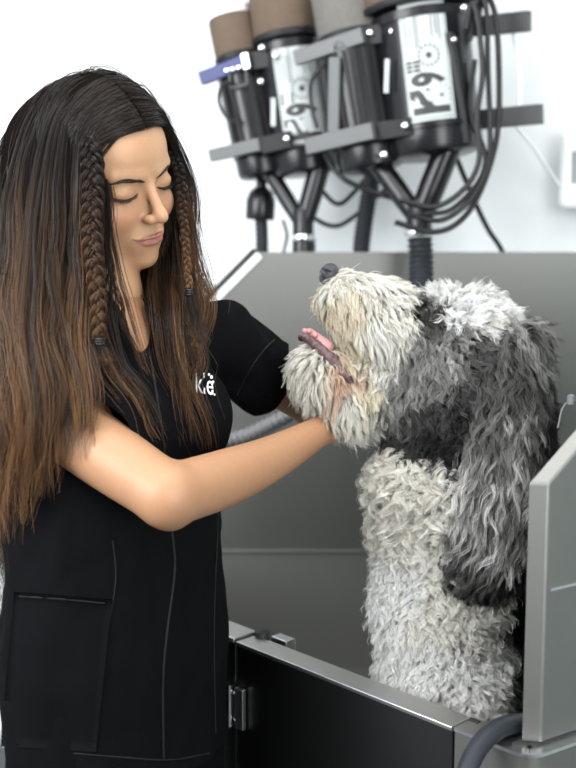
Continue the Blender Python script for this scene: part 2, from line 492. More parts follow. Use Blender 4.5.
# basin interior walls and floor under the seam
bm = bm_new(); add_prism(bm, [bk(x2, .45), bk(xr, .45), bk(xr, zs), bk(x2, zs)], np.array([0, .02, 0]))
bm_link('basin_wall', bm, M_steel2, tub)
bm = bm_new(); add_prism(bm, [bk(x2, zs - .003, -.005), bk(xr, zs - .003, -.005), bk(xr, zs + .003, -.005), bk(x2, zs + .003, -.005)], np.array([0, .006, 0]))
bm_link('weld_lip', bm, M_steel2, tub, bevel=.001)
A0i = A0 - fn * TH; Bk = bk(x2, 0); 
bm = bm_new()
lw = nrm((Bk - A0i) * [1, 1, 0]); ln = np.array([-lw[1], lw[0], 0])
add_prism(bm, [(A0i[0], A0i[1], 0), (Bk[0], Bk[1], 0), (Bk[0], Bk[1], z2), (A0i[0], A0i[1], ZR)], ln * .02)
bm_link('left_wall', bm, M_steel2, tub)
ZF = 0.50
bm = bm_new(); q = [A0i, Co - fn*TH*1.2 - fd*.02, E1 - en*TH, bk(xr, 0), Bk]
add_prism(bm, [(p[0], p[1], ZF - .03) for p in q], np.array([0, 0, .03])); bm_link('basin_floor', bm, M_steel2, tub)

# black hose lying over the corner of the rim
hose = tag(empty('spray_hose', at(500, 720, 1.25)), 'smooth dark hose bent over the tub corner beside the dog', 'hose')
bm = bm_new()
add_tube(bm, catmull([at(462, 812, 1.15), at(466, 775, 1.165), at(480, 745, 1.185), at(500, 728, 1.21), at(522, 723, 1.25), at(545, 722, 1.30), at(565, 728, 1.36)], 10), .0115, 16)
bm_link('hose_tube', bm, M_hoseb, hose, smooth=60)
# grey ribbed hose inside tub behind the arms
bm = bm_new()
add_tube(bm, catmull([at(120, 480, 1.98), at(205, 446, 1.98), at(245, 436, 1.97), at(275, 422, 1.96), at(305, 408, 1.97), at(350, 395, 2.0), at(400, 400, 2.05), at(420, 440, 2.1)], 10), .0135, 14, rib=.0022, riblen=.0115)
tag(bm_link('ribbed_hose', bm, M_hoseg, smooth=80), 'grey ribbed hose hanging across the tub behind the forearms', 'hose', )

# ================================================================== DRYERS
def dd(px): return 2.34 - (px - 200) * 0.001
def bp_(px, py, off=0.0): return at(px, py, dd(px) + off)
Xb = nrm(bp_(374.8, 130) - bp_(306.6, 146.5))
Zb = nrm(at(400, 18, dd(406) - .035) - at(412, 128, dd(406))); Zb = nrm(Zb - Xb * np.dot(Zb, Xb))
Yb = np.cross(Zb, Xb)
if Yb[1] < 0: Yb = -Yb
PXM = 2.14 / FPX
def text_shape(s, size=1.0, offset=0.0):
    c = bpy.data.curves.new('glyph', 'FONT'); c.body = s; c.size = size; c.resolution_u = 3; c.offset = offset
    o = bpy.data.objects.new('glyph', c); COL.objects.link(o)
    bpy.context.view_layer.update()
    me = bpy.data.meshes.new_from_object(o.evaluated_get(bpy.context.evaluated_depsgraph_get()))
    V = np.array([v.co[:] for v in me.vertices]); F = [tuple(p.vertices) for p in me.polygons]
    bpy.data.objects.remove(o); bpy.data.meshes.remove(me)
    return V, F
def canister(top, parent, base, topp, r, foam_m, fr, fh, lid=False):
    """one black canister with its foam filter"""
    ax = nrm(topp - base); H = np.linalg.norm(topp - base)
    bm = bm_new()
    prof = [(r*.80, -.014), (r*.93, -.010), (r*.97, 0), (r*.97, H*.12), (r*1.02, H*.125), (r*1.02, H*.155), (r, H*.16), (r, H*.90), (r*1.03, H*.905), (r*1.03, H*.97), (r*.9, H)]
    add_lathe(bm, base, ax, prof, 48)
    body = bm_link('canister', bm, M_blackp, parent, smooth=35)
    bm = bm_new(); add_lathe(bm, base, ax, [(fr*1.03, H), (fr*1.05, H + .004), (fr*1.05, H + .012), (fr, H + .014)], 48)
    bm_link('filter_ring', bm, M_blackm, parent, smooth=35)
    bm = bm_new(); add_lathe(bm, base, ax, [(fr*.98, H + .013), (fr, H + .018), (fr, H + fh), (fr*.96, H + fh + .006)], 48)
    bm_link('foam_filter', bm, foam_m, parent, smooth=35)
    if lid:
        bm = bm_new(); add_lathe(bm, base, ax, [(fr*.9, H + fh + .005), (fr*.92, H + fh + .022), (fr*.8, H + fh + .03), (0, H + fh + .031)], 48)
        bm_link('filter_lid', bm, M_white, parent, smooth=35)
    return body, ax, H
def bolt(p, parent, r=.0065):
    bm = bm_new(); n = nrm(CAM - p) * [1, 1, 0]; n = nrm(n)
    add_lathe(bm, p, n, [(r, 0), (r, .006), (r*.7, .0075), (0, .008)], 12)
    bm_link('bolt', bm, M_chrome, parent, smooth=40)
def bar(name, p, q, hh, th, m, parent, bev=.0015):
    """box bar from p to q, half height hh, half thickness th"""
    ax = nrm(q - p); z = nrm(Zb - ax * np.dot(Zb, ax)); y = np.cross(z, ax)
    bm = bm_new(); add_box_axes(bm, (p + q) / 2, ax, y, z, np.linalg.norm(q - p) / 2, th, hh)
    return bm_link(name, bm, m, parent, bevel=bev)
def label(parent, base, ax, r, h0, h1, half, centre=0.0):
    """curved sticker with its print; u runs up the can, v across it"""
    tc = CAM - base; tc = nrm(tc - ax * np.dot(tc, ax)); sd = np.cross(ax, tc)   # sd points image-right
    if sd[0] < 0: sd = -sd
    def m_(u, v, lift):      # u 0..1 up, v -1..1 left to right
        a = centre + v * half; rr = r + lift
        return base + ax * (h0 + (h1 - h0) * u) + rr * (math.cos(a) * tc + math.sin(a) * sd)
    def patch(name, quads, lift, m, par):
        bm = bm_new()
        for (u0, u1, v0, v1) in quads:
            nv = max(1, int(abs(v1 - v0) * 8))
            for i in range(nv):
                a0 = v0 + (v1-v0) * i / nv; a1 = v0 + (v1-v0) * (i+1) / nv
                bm.faces.new([bm.verts.new(m_(u, v, lift)) for u, v in ((u0, a0), (u0, a1), (u1, a1), (u1, a0))])
        bmesh.ops.remove_doubles(bm, verts=bm.verts, dist=1e-6)
        me = bpy.data.meshes.new(name); bm.to_mesh(me); bm.free()
        return link(name, me, m, par)
    lab = patch('label', [(0, 1, -1, 1)], .0010, M_label, parent)
    # thin frame
    t = .012
    patch('label_frame', [(.02, .02+t*.6, -.92, .92), (.98-t*.6, .98, -.92, .92), (.02, .98, -.92, -.92+t*2), (.02, .98, .92-t*2, .92)], .0016, M_inkg, lab)
    def glyph(name, s, u0, u1, v0, v1, m):
        """text reading upwards: letter x -> +u, letter y -> -v"""
        V, F = text_shape(s, 1.0, .04); mn, mxx = V.min(0), V.max(0)
        bm = bm_new()
        vs = [bm.verts.new(m_(u0 + (u1-u0) * (x - mn[0]) / (mxx[0]-mn[0]), v1 + (v0-v1) * (y - mn[1]) / (mxx[1]-mn[1]), .0018)) for x, y, _ in V]
        for f in F:
            try: bm.faces.new([vs[i] for i in f])
            except ValueError: pass
        me = bpy.data.meshes.new(name); bm.to_mesh(me); bm.free(); link(name, me, m, lab)
    # letter K built from bars: stem lies along the bottom of the sticker
    patch('lettering', [(.055, .115, -.78, .78)], .0018, M_ink, lab)
    bm = bm_new()
    for pts in ([(.115, .15), (.115, -.28), (.195, -.86), (.262, -.86), (.262, -.45)],):
        bm.faces.new([bm.verts.new(m_(u, v, .0018)) for u, v in pts])
    me = bpy.data.meshes.new('lettering'); bm.to_mesh(me); bm.free(); link('lettering', me, M_ink, lab)
    patch('lettering', [(.245, .262, -.18, -.02)], .0018, M_ink, lab)
    glyph('lettering', '9', .285, .40, -.76, .72, M_ink)
    glyph('lettering', 'III', .41, .505, -.86, -.30, M_ink)
    # star in a ring of marks
    def disc(uc, vc, rad, n, star, m, k=1):
        bm = bm_new(); asp = (half * r) / (h1 - h0)
        pts = []
        for i in range(n * (2 if star else 1)):
            a = math.pi * 2 * i / (n * (2 if star else 1)); q = rad * (.42 if star and i % 2 else 1)
            pts.append(bm.verts.new(m_(uc + q * math.sin(a) * asp, vc - q * math.cos(a), .0019)))
        bm.faces.new(pts)
        me = bpy.data.meshes.new('emblem'); bm.to_mesh(me); bm.free(); link('emblem', me, m, lab)
    disc(.535, .10, .20, 5, True, M_ink)
    asp = (half * r) / (h1 - h0)
    qs = []
    for i in range(14):
        a = math.pi * 2 * i / 14; u, v = .535 + .42 * math.sin(a) * asp, .10 + .42 * math.cos(a)
        qs.append((u - .013, u + .013, v - .045, v + .045))
    patch('emblem', qs, .0018, M_inkg, lab)
    qs = []
    for i in range(9):
        a = math.pi * 2 * i / 12 - .5; u, v = .20 + .42 * math.sin(a) * asp, .45 + .42 * math.cos(a)
        qs.append((u - .007, u + .007, v - .03, v + .03))
    qs.append((.185, .215, .38, .55))
    patch('emblem', qs, .0020, M_inkg, lab)
    for v0, u0, u1 in ((-.78, .62, .93), (-.42, .60, .86), (-.30, .60, .93), (.30, .68, .94), (.48, .70, .94), (.62, .66, .94), (-.60, .64, .80)):
        patch('fine_print', [(u0, u1, v0, v0 + .05)], .0018, M_inkg, lab)
    return lab
def ribs(parent, base, ax, r, H, angs):
    tc = CAM - base; tc = nrm(tc - ax * np.dot(tc, ax)); sd = np.cross(ax, tc)
    if sd[0] < 0: sd = -sd
    for a in angs:
        n = math.cos(a) * tc + math.sin(a) * sd; t = np.cross(ax, n)
        bm = bm_new(); add_box_axes(bm, base + ax * H * .52 + n * (r + .001), t, n, ax, .0035, .004, H * .36)
        bm_link('cooling_rib', bm, M_blackm, parent, bevel=.001)
def switches(parent, px, py, dpx=6):
    """little U frame with chrome switches under an upper bar"""
    o = -.10
    p = [bp_(px, py, o), bp_(px + 2, py + 20, o), bp_(px + 18, py + 16, o), bp_(px + 16, py - 5, o)]
    bm = bm_new()
    for a, b in zip(p[:-1], p[1:]): add_tube(bm, [a, b], .0022, 6)
    fr = bm_link('switch_frame', bm, M_greybar, parent)
    for k in range(3):
        bm = bm_new(); c = bp_(px + 1 + k * 6 - 3, py + 3 - k * 1.5, o)
        add_lathe(bm, c, nrm(CAM - c), [(.005, 0), (.0045, .006), (.002, .007), (.002, .014), (0, .015)], 10)
        bm_link('toggle', bm, M_chrome, parent, smooth=40)

# --- nearer dryer (right) ---
dr = tag(empty('cylinder_dryer', bp_(400, 160)), 'larger black two-canister dryer on the right with its white label in full view', 'dryer', )
cR, axR, HR = canister(None, dr, bp_(434, 150), bp_(419, 14, -.035), 47 * PXM, M_foamb, 54 * PXM, .12)
cL, axL, HL = canister(None, dr, bp_(372, 163, -.03), bp_(352, 42, -.065), 35 * PXM, M_foamg, 33 * PXM, .12)
label(dr, bp_(434, 150), axR, 47 * PXM, .044, .044 + 112 * PXM, math.radians(27), math.radians(3))
ribs(dr, bp_(372, 163, -.03), axL, 35 * PXM, HL, [math.radians(a) for a in (-50, -32, -16, 0, 14, 30, 46)])
bm = bm_new(); tcR = nrm((CAM - bp_(390, 90)))
b_ = bar('side_sticker', bp_(384.5, 76, -.125), bp_(389, 76, -.125), 15.5 * PXM, .0008, M_label, dr, 0)
for px, py in ((392.5, 31.5), (405, 126), (370, 33), (384, 155)): bolt(bp_(px, py, -.118), dr)
bolt(bp_(454, 40, -.098), dr, .005); bolt(bp_(464, 8, -.085), dr, .006)
bar('mounting_bar', bp_(296, 58.5, -.13), bp_(364, 35, -.13), 7.2 * PXM, .010, M_greybar, dr)
bar('mounting_bar', bp_(307, 146.5, -.13), bp_(374, 130.5, -.13), 7.8 * PXM, .010, M_greybar, dr)
bar('strap', bp_(364, 37, -.11), bp_(401, 30, -.10), 9 * PXM, .008, M_blackm, dr)
bar('strap', bp_(374, 132, -.11), bp_(413, 126, -.10), 8.5 * PXM, .008, M_blackm, dr)
bar('mounting_bar', bp_(474, 27, .06), bp_(530, 21, .06), 9.5 * PXM, .012, M_darkbar, dr)
bar('mounting_bar', bp_(476, 120, .06), bp_(542, 114, .06), 9.5 * PXM, .012, M_darkbar, dr)
bar('upright_strut', bp_(329, 98, -.128), bp_(340, 98, -.128), 38 * PXM, .005, M_greybar, dr)
switches(dr, 337, 50)
bm = bm_new(); add_box_axes(bm, bp_(462, 90, -.02), Xb, Yb, Zb, .012, .05, .105); bm_link('cord_channel', bm, M_blackm, dr, bevel=.003)
def y_duct(parent, p1, p2, pj, r1, r2, rj, jl):
    bm = bm_new(); add_tube(bm, [p1, p1 * .5 + pj * .5, pj], [r1, r1, r1 * .9], 20)
    bm_link('duct', bm, M_blackp, parent, smooth=50)
    bm = bm_new(); add_tube(bm, [p2, p2 * .5 + pj * .5, pj], [r2, r2, r2 * .9], 20)
    bm_link('duct', bm, M_blackp, parent, smooth=50)
    bm = bm_new(); add_lathe(bm, pj + [0, 0, .03], (0, 0, -1), [(rj * .8, -.01), (rj, .0), (rj, .04), (rj * 1.03, .042), (rj*1.03, jl)], 24)
    bm_link('duct_joint', bm, M_blackp, parent, smooth=40)
    bm = bm_new(); add_lathe(bm, pj - [0, 0, .018], (0, 0, -1), [(rj * 1.06, 0), (rj*1.10, .002), (rj*1.10, .011), (rj*1.06, .013)], 24)
    bm_link('hose_clamp', bm, M_chrome, parent, smooth=40)
y_duct(dr, bp_(380, 166, -.03), bp_(447, 150, -.02), at(419, 220, 2.10), 10.5 * PXM, 13 * PXM, 12.5 * PXM, .06)
bm = bm_new(); add_tube(bm, catmull([at(420, 238, 2.10), at(421, 262, 2.10), at(420, 290, 2.09), at(412, 330, 2.08), at(400, 400, 2.04), at(390, 480, 1.99)], 8), 11.5 * PXM, 18, rib=.0022, riblen=.0115)
bm_link('ribbed_duct', bm, M_hoseb, dr, smooth=80)

# --- farther dryer (left) ---
dl = tag(empty('cylinder_dryer', bp_(280, 165)), 'smaller black two-canister dryer farther left behind the blue bar', 'dryer', )
canister(None, dl, bp_(306, 168, .02), bp_(288, 42, -.02), 35 * PXM, M_foamb, 35 * PXM, .12)
_, axK, HK = canister(None, dl, bp_(262, 170), bp_(240, 62, -.035), 27 * PXM, M_foamb, 25 * PXM, .088, lid=True)
label(dl, bp_(306, 168, .02), nrm(bp_(288, 42, -.02) - bp_(306, 168, .02)), 35 * PXM, .038, .038 + 106 * PXM, math.radians(38), math.radians(8))
ribs(dl, bp_(262, 170), axK, 27 * PXM, HK, [math.radians(a) for a in (-50, -28, -8, 12, 32)])
bar('side_sticker', bp_(271, 112, -.075), bp_(275.5, 112, -.075), 14 * PXM, .0008, M_label, dl, 0)
for px, py in ((275.7, 56), (286.6, 139), (261, 82), (262, 48)): bolt(bp_(px, py, -.10), dl)
bar('mounting_bar', bp_(201, 79, -.09), bp_(248, 61, -.09), 7 * PXM, .010, M_bluebar, dl)
bar('mounting_bar', bp_(211, 156, -.09), bp_(261, 144, -.09), 6.5 * PXM, .010, M_greybar, dl)
bar('bar_end', bp_(242.5, 62, -.105), bp_(249.5, 60, -.105), 8 * PXM, .003, M_steelb, dl)
bar('strap', bp_(248, 62, -.085), bp_(284, 56, -.075), 9 * PXM, .008, M_blackm, dl)
bar('strap', bp_(261, 146, -.085), bp_(292, 139, -.075), 8.5 * PXM, .008, M_blackm, dl)
switches(dl, 229, 68)
y_duct(dl, bp_(270, 172), bp_(320, 166), bp_(303, 226, 0), 8.5 * PXM, 11 * PXM, 11 * PXM, .10)
# mushroom-shaped nozzle with its ribbed duct
mu = at(261, 196, 2.33)
bm = bm_new(); add_lathe(bm, mu, (0.05, 0, 1), [(15*PXM, -.052), (16*PXM, -.045), (16*PXM, -.01), (13*PXM, .008), (8*PXM, .018), (6*PXM, .02), (6*PXM, .05)], 28)
bm_link('nozzle_cap', bm, M_blackp, dl, smooth=40)
bm = bm_new(); add_tube(bm, catmull([at(261, 218, 2.33), at(262, 240, 2.33), at(262, 275, 2.33), at(262, 330, 2.33)], 6), 7 * PXM, 16, rib=.0018, riblen=.011)
bm_link('ribbed_duct', bm, M_hoseb, dl, smooth=80)
bm = bm_new(); add_tube(bm, catmull([at(306, 238, 2.25), at(306, 262, 2.26), at(306, 300, 2.28)], 6), 10 * PXM, 16)
bm_link('ribbed_duct', bm, M_blackm, dl, smooth=80)
bm = bm_new(); add_tube(bm, catmull([at(375, 160, 2.27), at(369, 195, 2.28), at(364, 225, 2.28), at(361, 252, 2.28), at(360, 290, 2.29)], 6), 9 * PXM, 16, rib=.002, riblen=.011)
tag(bm_link('ribbed_duct', bm, M_hoseb, smooth=80), 'black ribbed duct hanging behind the tub between the two dryers', 'duct')

# --- cords ---
def cord(pts, r, label_, m=M_cord, group='black cords looped beside the dryers'):
    bm = bm_new(); add_tube(bm, catmull(pts, 8), r, 10)
    return tag(bm_link('power_cord', bm, m, smooth=60), label_, 'cord', group)
def c_(l, d): return [at(x, y, d) for x, y in l]
cord(c_([(466, 30), (471, 4), (477, 18), (482.6, 71), (477, 118), (479, 161), (463, 190), (434, 207), (400, 200)], 1.985), .0052, 'innermost black cord of the bundle looped down the right side of the dryer')
cord(c_([(470, 40), (477, 0), (486, 7), (488, 71), (490, 125), (488, 161), (470, 200), (441.5, 220), (410, 215)], 2.0), .0052, 'middle black cord of the bundle looped down the right side of the dryer')
cord(c_([(476, 30), (484, -4), (495, 14), (499, 71), (497, 136), (481, 190), (459, 222), (431, 232), (395, 222)], 2.015), .0055, 'outermost black cord of the bundle looped down the right side of the dryer')
cord(c_([(475, 60), (470, 110), (484, 150), (484, 170), (474, 188), (450, 210), (425, 214)], 2.03), .005, 'thin black cord behind the looped bundle, curving toward the Y-shaped duct')
cord(c_([(452, 148), (456, 157), (474, 200), (488, 229), (504, 258), (515, 290)], 2.12)[:5], .0052, 'black cord running diagonally down behind the tub panel at right', group=None) if False else None
cord([at(452, 148, 2.12), at(456, 157, 2.14), at(474, 200, 2.2), at(488, 229, 2.25), at(504, 256, 2.27), at(510, 300, 2.28)], .0055, 'straight black cord running diagonally down behind the tub panel', group='black cords under the dryers')
cord([at(325, 153, 2.14), at(333, 168, 2.14), at(347, 181, 2.13), at(368, 190, 2.13), at(395, 199, 2.13)], .0052, 'black cord sagging right from under the smaller dryer to the duct', group='black cords under the dryers')
cord(c_([(300, 150), (319, 186), (338, 204), (356, 190), (372, 170)], 2.31), .0050, 'black cord in a short U between the two Y-shaped ducts', group='black cords under the dryers')
cord(c_([(300, 200), (316, 219), (336, 226), (356, 215), (385, 190)], 2.33), .0050, 'lowest black cord sagging between the two Y-shaped ducts', group='black cords under the dryers')
cord(c_([(326, 60), (322, 66), (311, 83), (312, 108), (317, 128)], 2.085), .0042, 'short black cord arched over the label of the smaller dryer', group=None)
cord(c_([(232, 82), (222, 86), (219, 100), (225, 115), (236, 122)], 2.2), .0040, 'small black cord loop at the far left of the dryers', group=None)
cord(c_([(510, -10), (513, 32), (518, 60), (520, 85), (519, 108)], 2.12) + [at(515, 124, 2.17), at(532, 145, 2.2), at(550, 172, 2.24), at(560, 186, 2.26)], .0032, 'thin white cable running down the wall to the white device', M_white, None)
cord([at(283, 220, 2.5), at(287, 235, 2.5), at(284, 250, 2.5), at(280, 270, 2.5)], .004, 'thin black cord on the wall left of the smaller Y-shaped duct', group=None)

# --- white wall device ---
th = tag(empty('wall_controller', at(585, 170, 2.28)), 'white rounded control box on the wall at the right edge', 'wall device')
c = at(592, 170, 2.26); d0 = wd; 
bm = bm_new(); add_box_axes(bm, c, d0, wn, zv, .066, .022, .082); bm_link('housing', bm, M_white, th, bevel=.014)
bm = bm_new(); add_box_axes(bm, c + wn * .022 + zv * .005 + d0*.006, d0, wn, zv, .046, .002, .034); bm_link('display', bm, M_disp, th, bevel=.001)
# ================================================================== DOG
DD = 1.46; K = DD / FPX
def q_(u, v, off=0.0): return at(u, v, DD + off)
dog = tag(empty('dog', q_(500, 915, .1)), 'large shaggy black, grey and white dog sitting in the tub with its chin raised', 'dog')
PV0 = q_(288, 384)
def uvof(P):
    """object-space coordinates of the dog's side view"""
    return np.stack([288 + P[:, 0] / K, 384 - ((P[:, 2] - PV0[2]) / K) / 0.9925], 1)
ea, eb_ = q_(520, 345, -.075), q_(484, 565, -.078)
fa_, fb_ = q_(520, 345, .080), q_(490, 565, .085)
def s_flatcap(P, a, b, ra, rb, flat, nd):
    """capsule squeezed along direction nd"""
    a = np.asarray(a, np.float32); b = np.asarray(b, np.float32); ab = b - a
    t = np.clip(((P - a) @ ab) / (ab @ ab), 0, 1); d = P - a - t[..., None] * ab
    z = d @ nd.astype(np.float32); d2 = np.sqrt(np.maximum((d * d).sum(-1) - z * z, 0) + (z * flat) ** 2)
    return (d2 - (ra + (rb - ra) * t)) / np.sqrt(flat)
YD = np.array([0.0, 1, 0])
def f_ear(P): return s_flatcap(P, ea, eb_, 20*K, 30*K, 3.2, nrm(np.array([-.15, 1, .15])))
def f_ear2(P): return s_flatcap(P, fa_, fb_, 20*K, 28*K, 3.2, YD)
def f_dog(P):
    d = s_ell(P, q_(464, 352), (54*K, .078, 50*K))
    d = smin(d, s_ell(P, q_(432, 330), (30*K, .055, 26*K)), .02)
    d = smin(d, s_chain(P, [q_(425, 348), q_(376, 322), q_(344, 297)], [38*K, 33*K, 23*K], .015), .02)
    d = smin(d, s_chain(P, [q_(420, 390), q_(360, 390), q_(320, 372)], [34*K, 29*K, 20*K], .012), .012)
    d = smin(d, s_chain(P, [q_(462, 395), q_(441, 490), q_(441, 600), q_(447, 700), q_(450, 780)], [58*K, 55*K, 54*K, 57*K, 64*K], .03), .04)
    d = smin(d, s_chain(P, [q_(500, 420, .01), q_(505, 560, .03), q_(540, 720, .12), q_(585, 820, .25)], [40*K, 40*K, 70*K, 78*K], .04), .05)
    for s in (-1, 1):
        d = smin(d, s_chain(P, [q_(436, 740, s*.05), q_(432, 830, s*.065), q_(430, 900, s*.065)], [30*K, 23*K, 19*K], .02), .02)
        d = smin(d, s_ell(P, q_(420, 903, s*.065), (.045, .028, .020)), .015)
        d = smin(d, s_chain(P, [q_(580, 800, .22 + s*.06), q_(520, 870, .20 + s*.10), q_(505, 902, .17 + s*.10)], [50*K, 36*K, 18*K], .02), .03)
    d = smin(d, s_chain(P, [q_(600, 850, .32), q_(630, 890, .42), q_(600, 900, .5)], [22*K, 15*K, 9*K], .02), .02)
    d = smin(d, f_ear(P), .010); d = smin(d, f_ear2(P), .010)
    return d
dv, dfc = nets(f_dog, q_(285, 960, -.30) * [1, 1, 1] - [0, .05, 0], [.60, 2.12, 1.56], .0055)
M_skin_dog = mat('dark_dog_coat', (0.06, 0.055, 0.05), 0.9)
M_skinw = mat('dog_undercoat', (0.5, 0.47, 0.42), 0.9, attr='Col')
duv = uvof(dv)

# guides: u, v, du, dv, lift, length(mm), curl(mm), wavelength(mm), colour key, spread
WH = (.88, .85, .78); CR = (.88, .79, .64); TAN = (.74, .55, .42); G1 = (.27, .265, .255); G2 = (.105, .103, .10); BK = (.018, .018, .019); GD = (.055, .054, .053)
WW = (.93, .92, .89)
GD_ = [
 (330, 282, -.3, 1, .5, 12, .4, 20, WH, .1), (342, 268, .5, .6, .5, 16, 1, 20, WH, .1), (345, 300, .25, 1, .4, 30, 1.5, 30, CR, .2),
 (322, 308, -.35, 1, .7, 22, 1, 25, CR, .2), (335, 325, .0, 1, .5, 25, 1, 25, CR, .2), (352, 350, .2, 1, .45, 24, 1, 25, CR, .2),
 (365, 290, .4, .9, .5, 34, 2, 32, WH, .2), (385, 282, .7, .7, .7, 30, 2, 30, WH, .2), (375, 325, .3, 1, .45, 42, 2, 34, WH, .2),
 (385, 350, .25, 1, .45, 42, 2.5, 32, WH, .2), (400, 318, .3, 1, .45, 34, 2.5, 28, WH, .2), (372, 365, .15, 1, .45, 28, 2, 30, WH, .2), (395, 300, .5, .8, .6, 30, 2, 28, WH, .2),
 (410, 305, .2, 1, .5, 14, 1.5, 22, GD, .3), (418, 314, .3, 1, .4, 20, 2, 20, GD, .3), (404, 290, .4, .3, .8, 22, 2, 22, WH, .2),
 (425, 292, -.5, -.3, 1.0, 26, 2.5, 22, WW, .3), (445, 298, -.2, -.6, 1.2, 34, 3, 22, WW, .3), (470, 298, .3, -.5, 1.2, 34, 3, 24, WW, .3), (495, 312, .8, -.1, 1.1, 30, 3, 24, WW, .3), (458, 315, .1, -.3, 1.0, 28, 3, 22, WW, .3), (486, 322, .7, .5, .8, 24, 3, 24, WH, .3),
 (412, 345, .05, 1, .5, 34, 3.5, 26, G1, .6), (405, 375, .05, 1, .5, 34, 3.5, 26, G1, .6), (440, 340, .3, .9, .5, 34, 4, 24, G1, .7), (465, 345, .6, .7, .5, 34, 4.5, 24, G2, .7), (432, 372, .1, 1, .5, 34, 4.5, 24, G1, .6), (460, 378, .5, .8, .5, 32, 4.5, 22, G2, .6),
 (495, 345, .8, .7, .6, 34, 4, 26, G2, .7), (515, 340, .9, .4, .9, 36, 4, 30, G1, .6), (530, 360, .8, .8, .8, 40, 4, 30, G2, .6), (440, 402, 0, 1, .5, 30, 5, 20, GD, .6), (475, 408, .3, 1, .5, 28, 5, 18, GD, .6), (485, 435, .1, 1, .5, 26, 5, 16, BK, .4),
 (415, 405, 0, 1, .5, 32, 4, 24, G2, .6), (430, 432, 0, 1, .5, 26, 4.5, 17, BK, .4), (455, 445, .1, 1, .5, 22, 4.5, 15, BK, .5), (400, 430, -.05, 1, .5, 28, 3.5, 24, GD, .5), (388, 415, 0, 1, .5, 30, 3, 26, G1, .5), (392, 392, 0, 1, .5, 34, 3, 26, G1, .5), (385, 436, 0, 1, .5, 26, 3, 24, GD, .5),
 (306, 360, -.25, 1, .6, 32, 1.5, 30, WH, .1), (318, 385, -.1, 1, .6, 44, 2, 30, WH, .1), (335, 398, .05, 1, .6, 48, 2.5, 28, WH, .1), (340, 380, .1, .9, .4, 20, 2, 26, TAN, .2), (358, 402, .1, 1, .55, 44, 3, 24, WH, .1), (368, 392, .1, 1, .45, 28, 2.5, 24, CR, .2), (352, 415, .15, 1, .6, 42, 3, 24, WH, .1), (372, 432, .1, 1, .5, 28, 3, 22, WH, .1), (372, 412, .1, 1, .5, 32, 3, 24, WH, .1),
 (395, 462, -.3, .9, .6, 36, 7.5, 21, WH, .1), (430, 475, .1, 1, .6, 36, 7.5, 21, WH, .1), (465, 482, .3, 1, .6, 36, 7.5, 21, WH, .1), (390, 510, -.2, 1, .6, 36, 7.5, 21, WH, .1), (430, 520, 0, 1, .6, 36, 7.5, 21, WH, .1), (460, 530, .1, 1, .6, 36, 7.5, 21, WH, .1),
 (395, 565, -.3, 1, .6, 30, 4, 22, WW, .1), (440, 580, .1, 1, .6, 30, 5, 18, WH, .1), (470, 590, .3, 1, .6, 30, 5, 18, WH, .1), (400, 640, -.2, 1, .55, 32, 4, 24, WW, .1), (450, 650, .15, 1, .55, 32, 5, 20, WW, .1), (474, 650, .4, .9, .55, 32, 5, 20, WW, .1), (410, 700, -.1, 1, .5, 32, 4, 26, WW, .1), (465, 710, .2, 1, .5, 32, 4, 24, WW, .1), (440, 800, 0, 1, .5, 30, 4, 24, WW, .1), (420, 900, 0, 1, .5, 20, 3, 24, WW, .1),
 (540, 400, .5, 1, .6, 36, 4, 26, GD, .5), (550, 480, .3, 1, .6, 36, 4, 26, GD, .5), (506, 600, .1, 1, .5, 30, 5, 18, BK, .3), (510, 660, .1, 1, .5, 30, 5, 18, BK, .3), (514, 720, .1, 1, .5, 30, 5, 18, BK, .3), (500, 470, .1, 1, .5, 30, 4, 18, BK, .3), (512, 540, .1, 1, .5, 30, 4, 20, BK, .3), (600, 700, .4, 1, .4, 30, 5, 20, BK, .3), (600, 850, .3, 1, .4, 30, 5, 20, BK, .3), (520, 850, .0, 1, .4, 28, 5, 20, BK, .3), (530, 790, .2, 1, .4, 28, 5, 20, BK, .3),
]
GE_ = [ # the ear
 (520, 345, .5, 1, .5, 42, 3, 36, G1, .7), (500, 362, -.2, 1, .4, 40, 4, 30, G2, .7), (530, 380, .5, 1, .6, 48, 4, 34, G2, .7), (505, 410, -.1, 1, .4, 55, 4, 40, G1, 1), (528, 420, .2, 1, .5, 55, 4, 40, G2, .9),
 (480, 480, -.3, 1, .35, 60, 3.5, 44, G1, 1), (500, 460, -.35, 1, .35, 66, 4, 44, (.46, .455, .44), 1), (520, 480, -.1, 1, .4, 60, 4, 44, GD, .8), (495, 510, -.35, 1, .35, 66, 4, 44, (.40, .395, .385), 1), (512, 540, -.2, 1, .3, 50, 4, 40, BK, .6), (490, 560, -.2, 1, .3, 32, 4, 36, GD, .7), (468, 545, -.3, 1, .35, 42, 4, 36, G2, .8), (478, 580, -.2, 1, .3, 22, 3, 36, BK, .6), (500, 585, -.1, 1, .3, 22, 3, 36, BK, .6),
]
def interp_guides(uv, G, sharp=3, nz=None):
    g = np.array([x[:8] + (x[9],) for x in G], float); c = np.array([x[8] for x in G])
    d2 = ((uv[:, None, :] - g[None, :, :2]) ** 2).sum(-1) + 6
    w_ = d2 ** -2.0; w_ /= w_.sum(1, keepdims=True)
    par = w_ @ g[:, 2:]
    uj = uv if nz is None else uv + nz
    d2 = ((uj[:, None, :] - g[None, :, :2]) ** 2).sum(-1) + 3
    wc = d2 ** -float(sharp); wc /= wc.sum(1, keepdims=True)
    return par, wc @ c, (wc @ (c.mean(1) > .5))
# body mesh coloured like the coat growing from it
ued = f_ear(dv.astype(np.float32)); _, bc, _ = interp_guides(duv, GD_, 4); _, bce, _ = interp_guides(duv, GE_, 3)
bc = np.where((ued < .004)[:, None], bce, bc) * .8
body_me = fast_mesh('body', dv, dfc, bc)
link('body', body_me, M_skinw, dog)

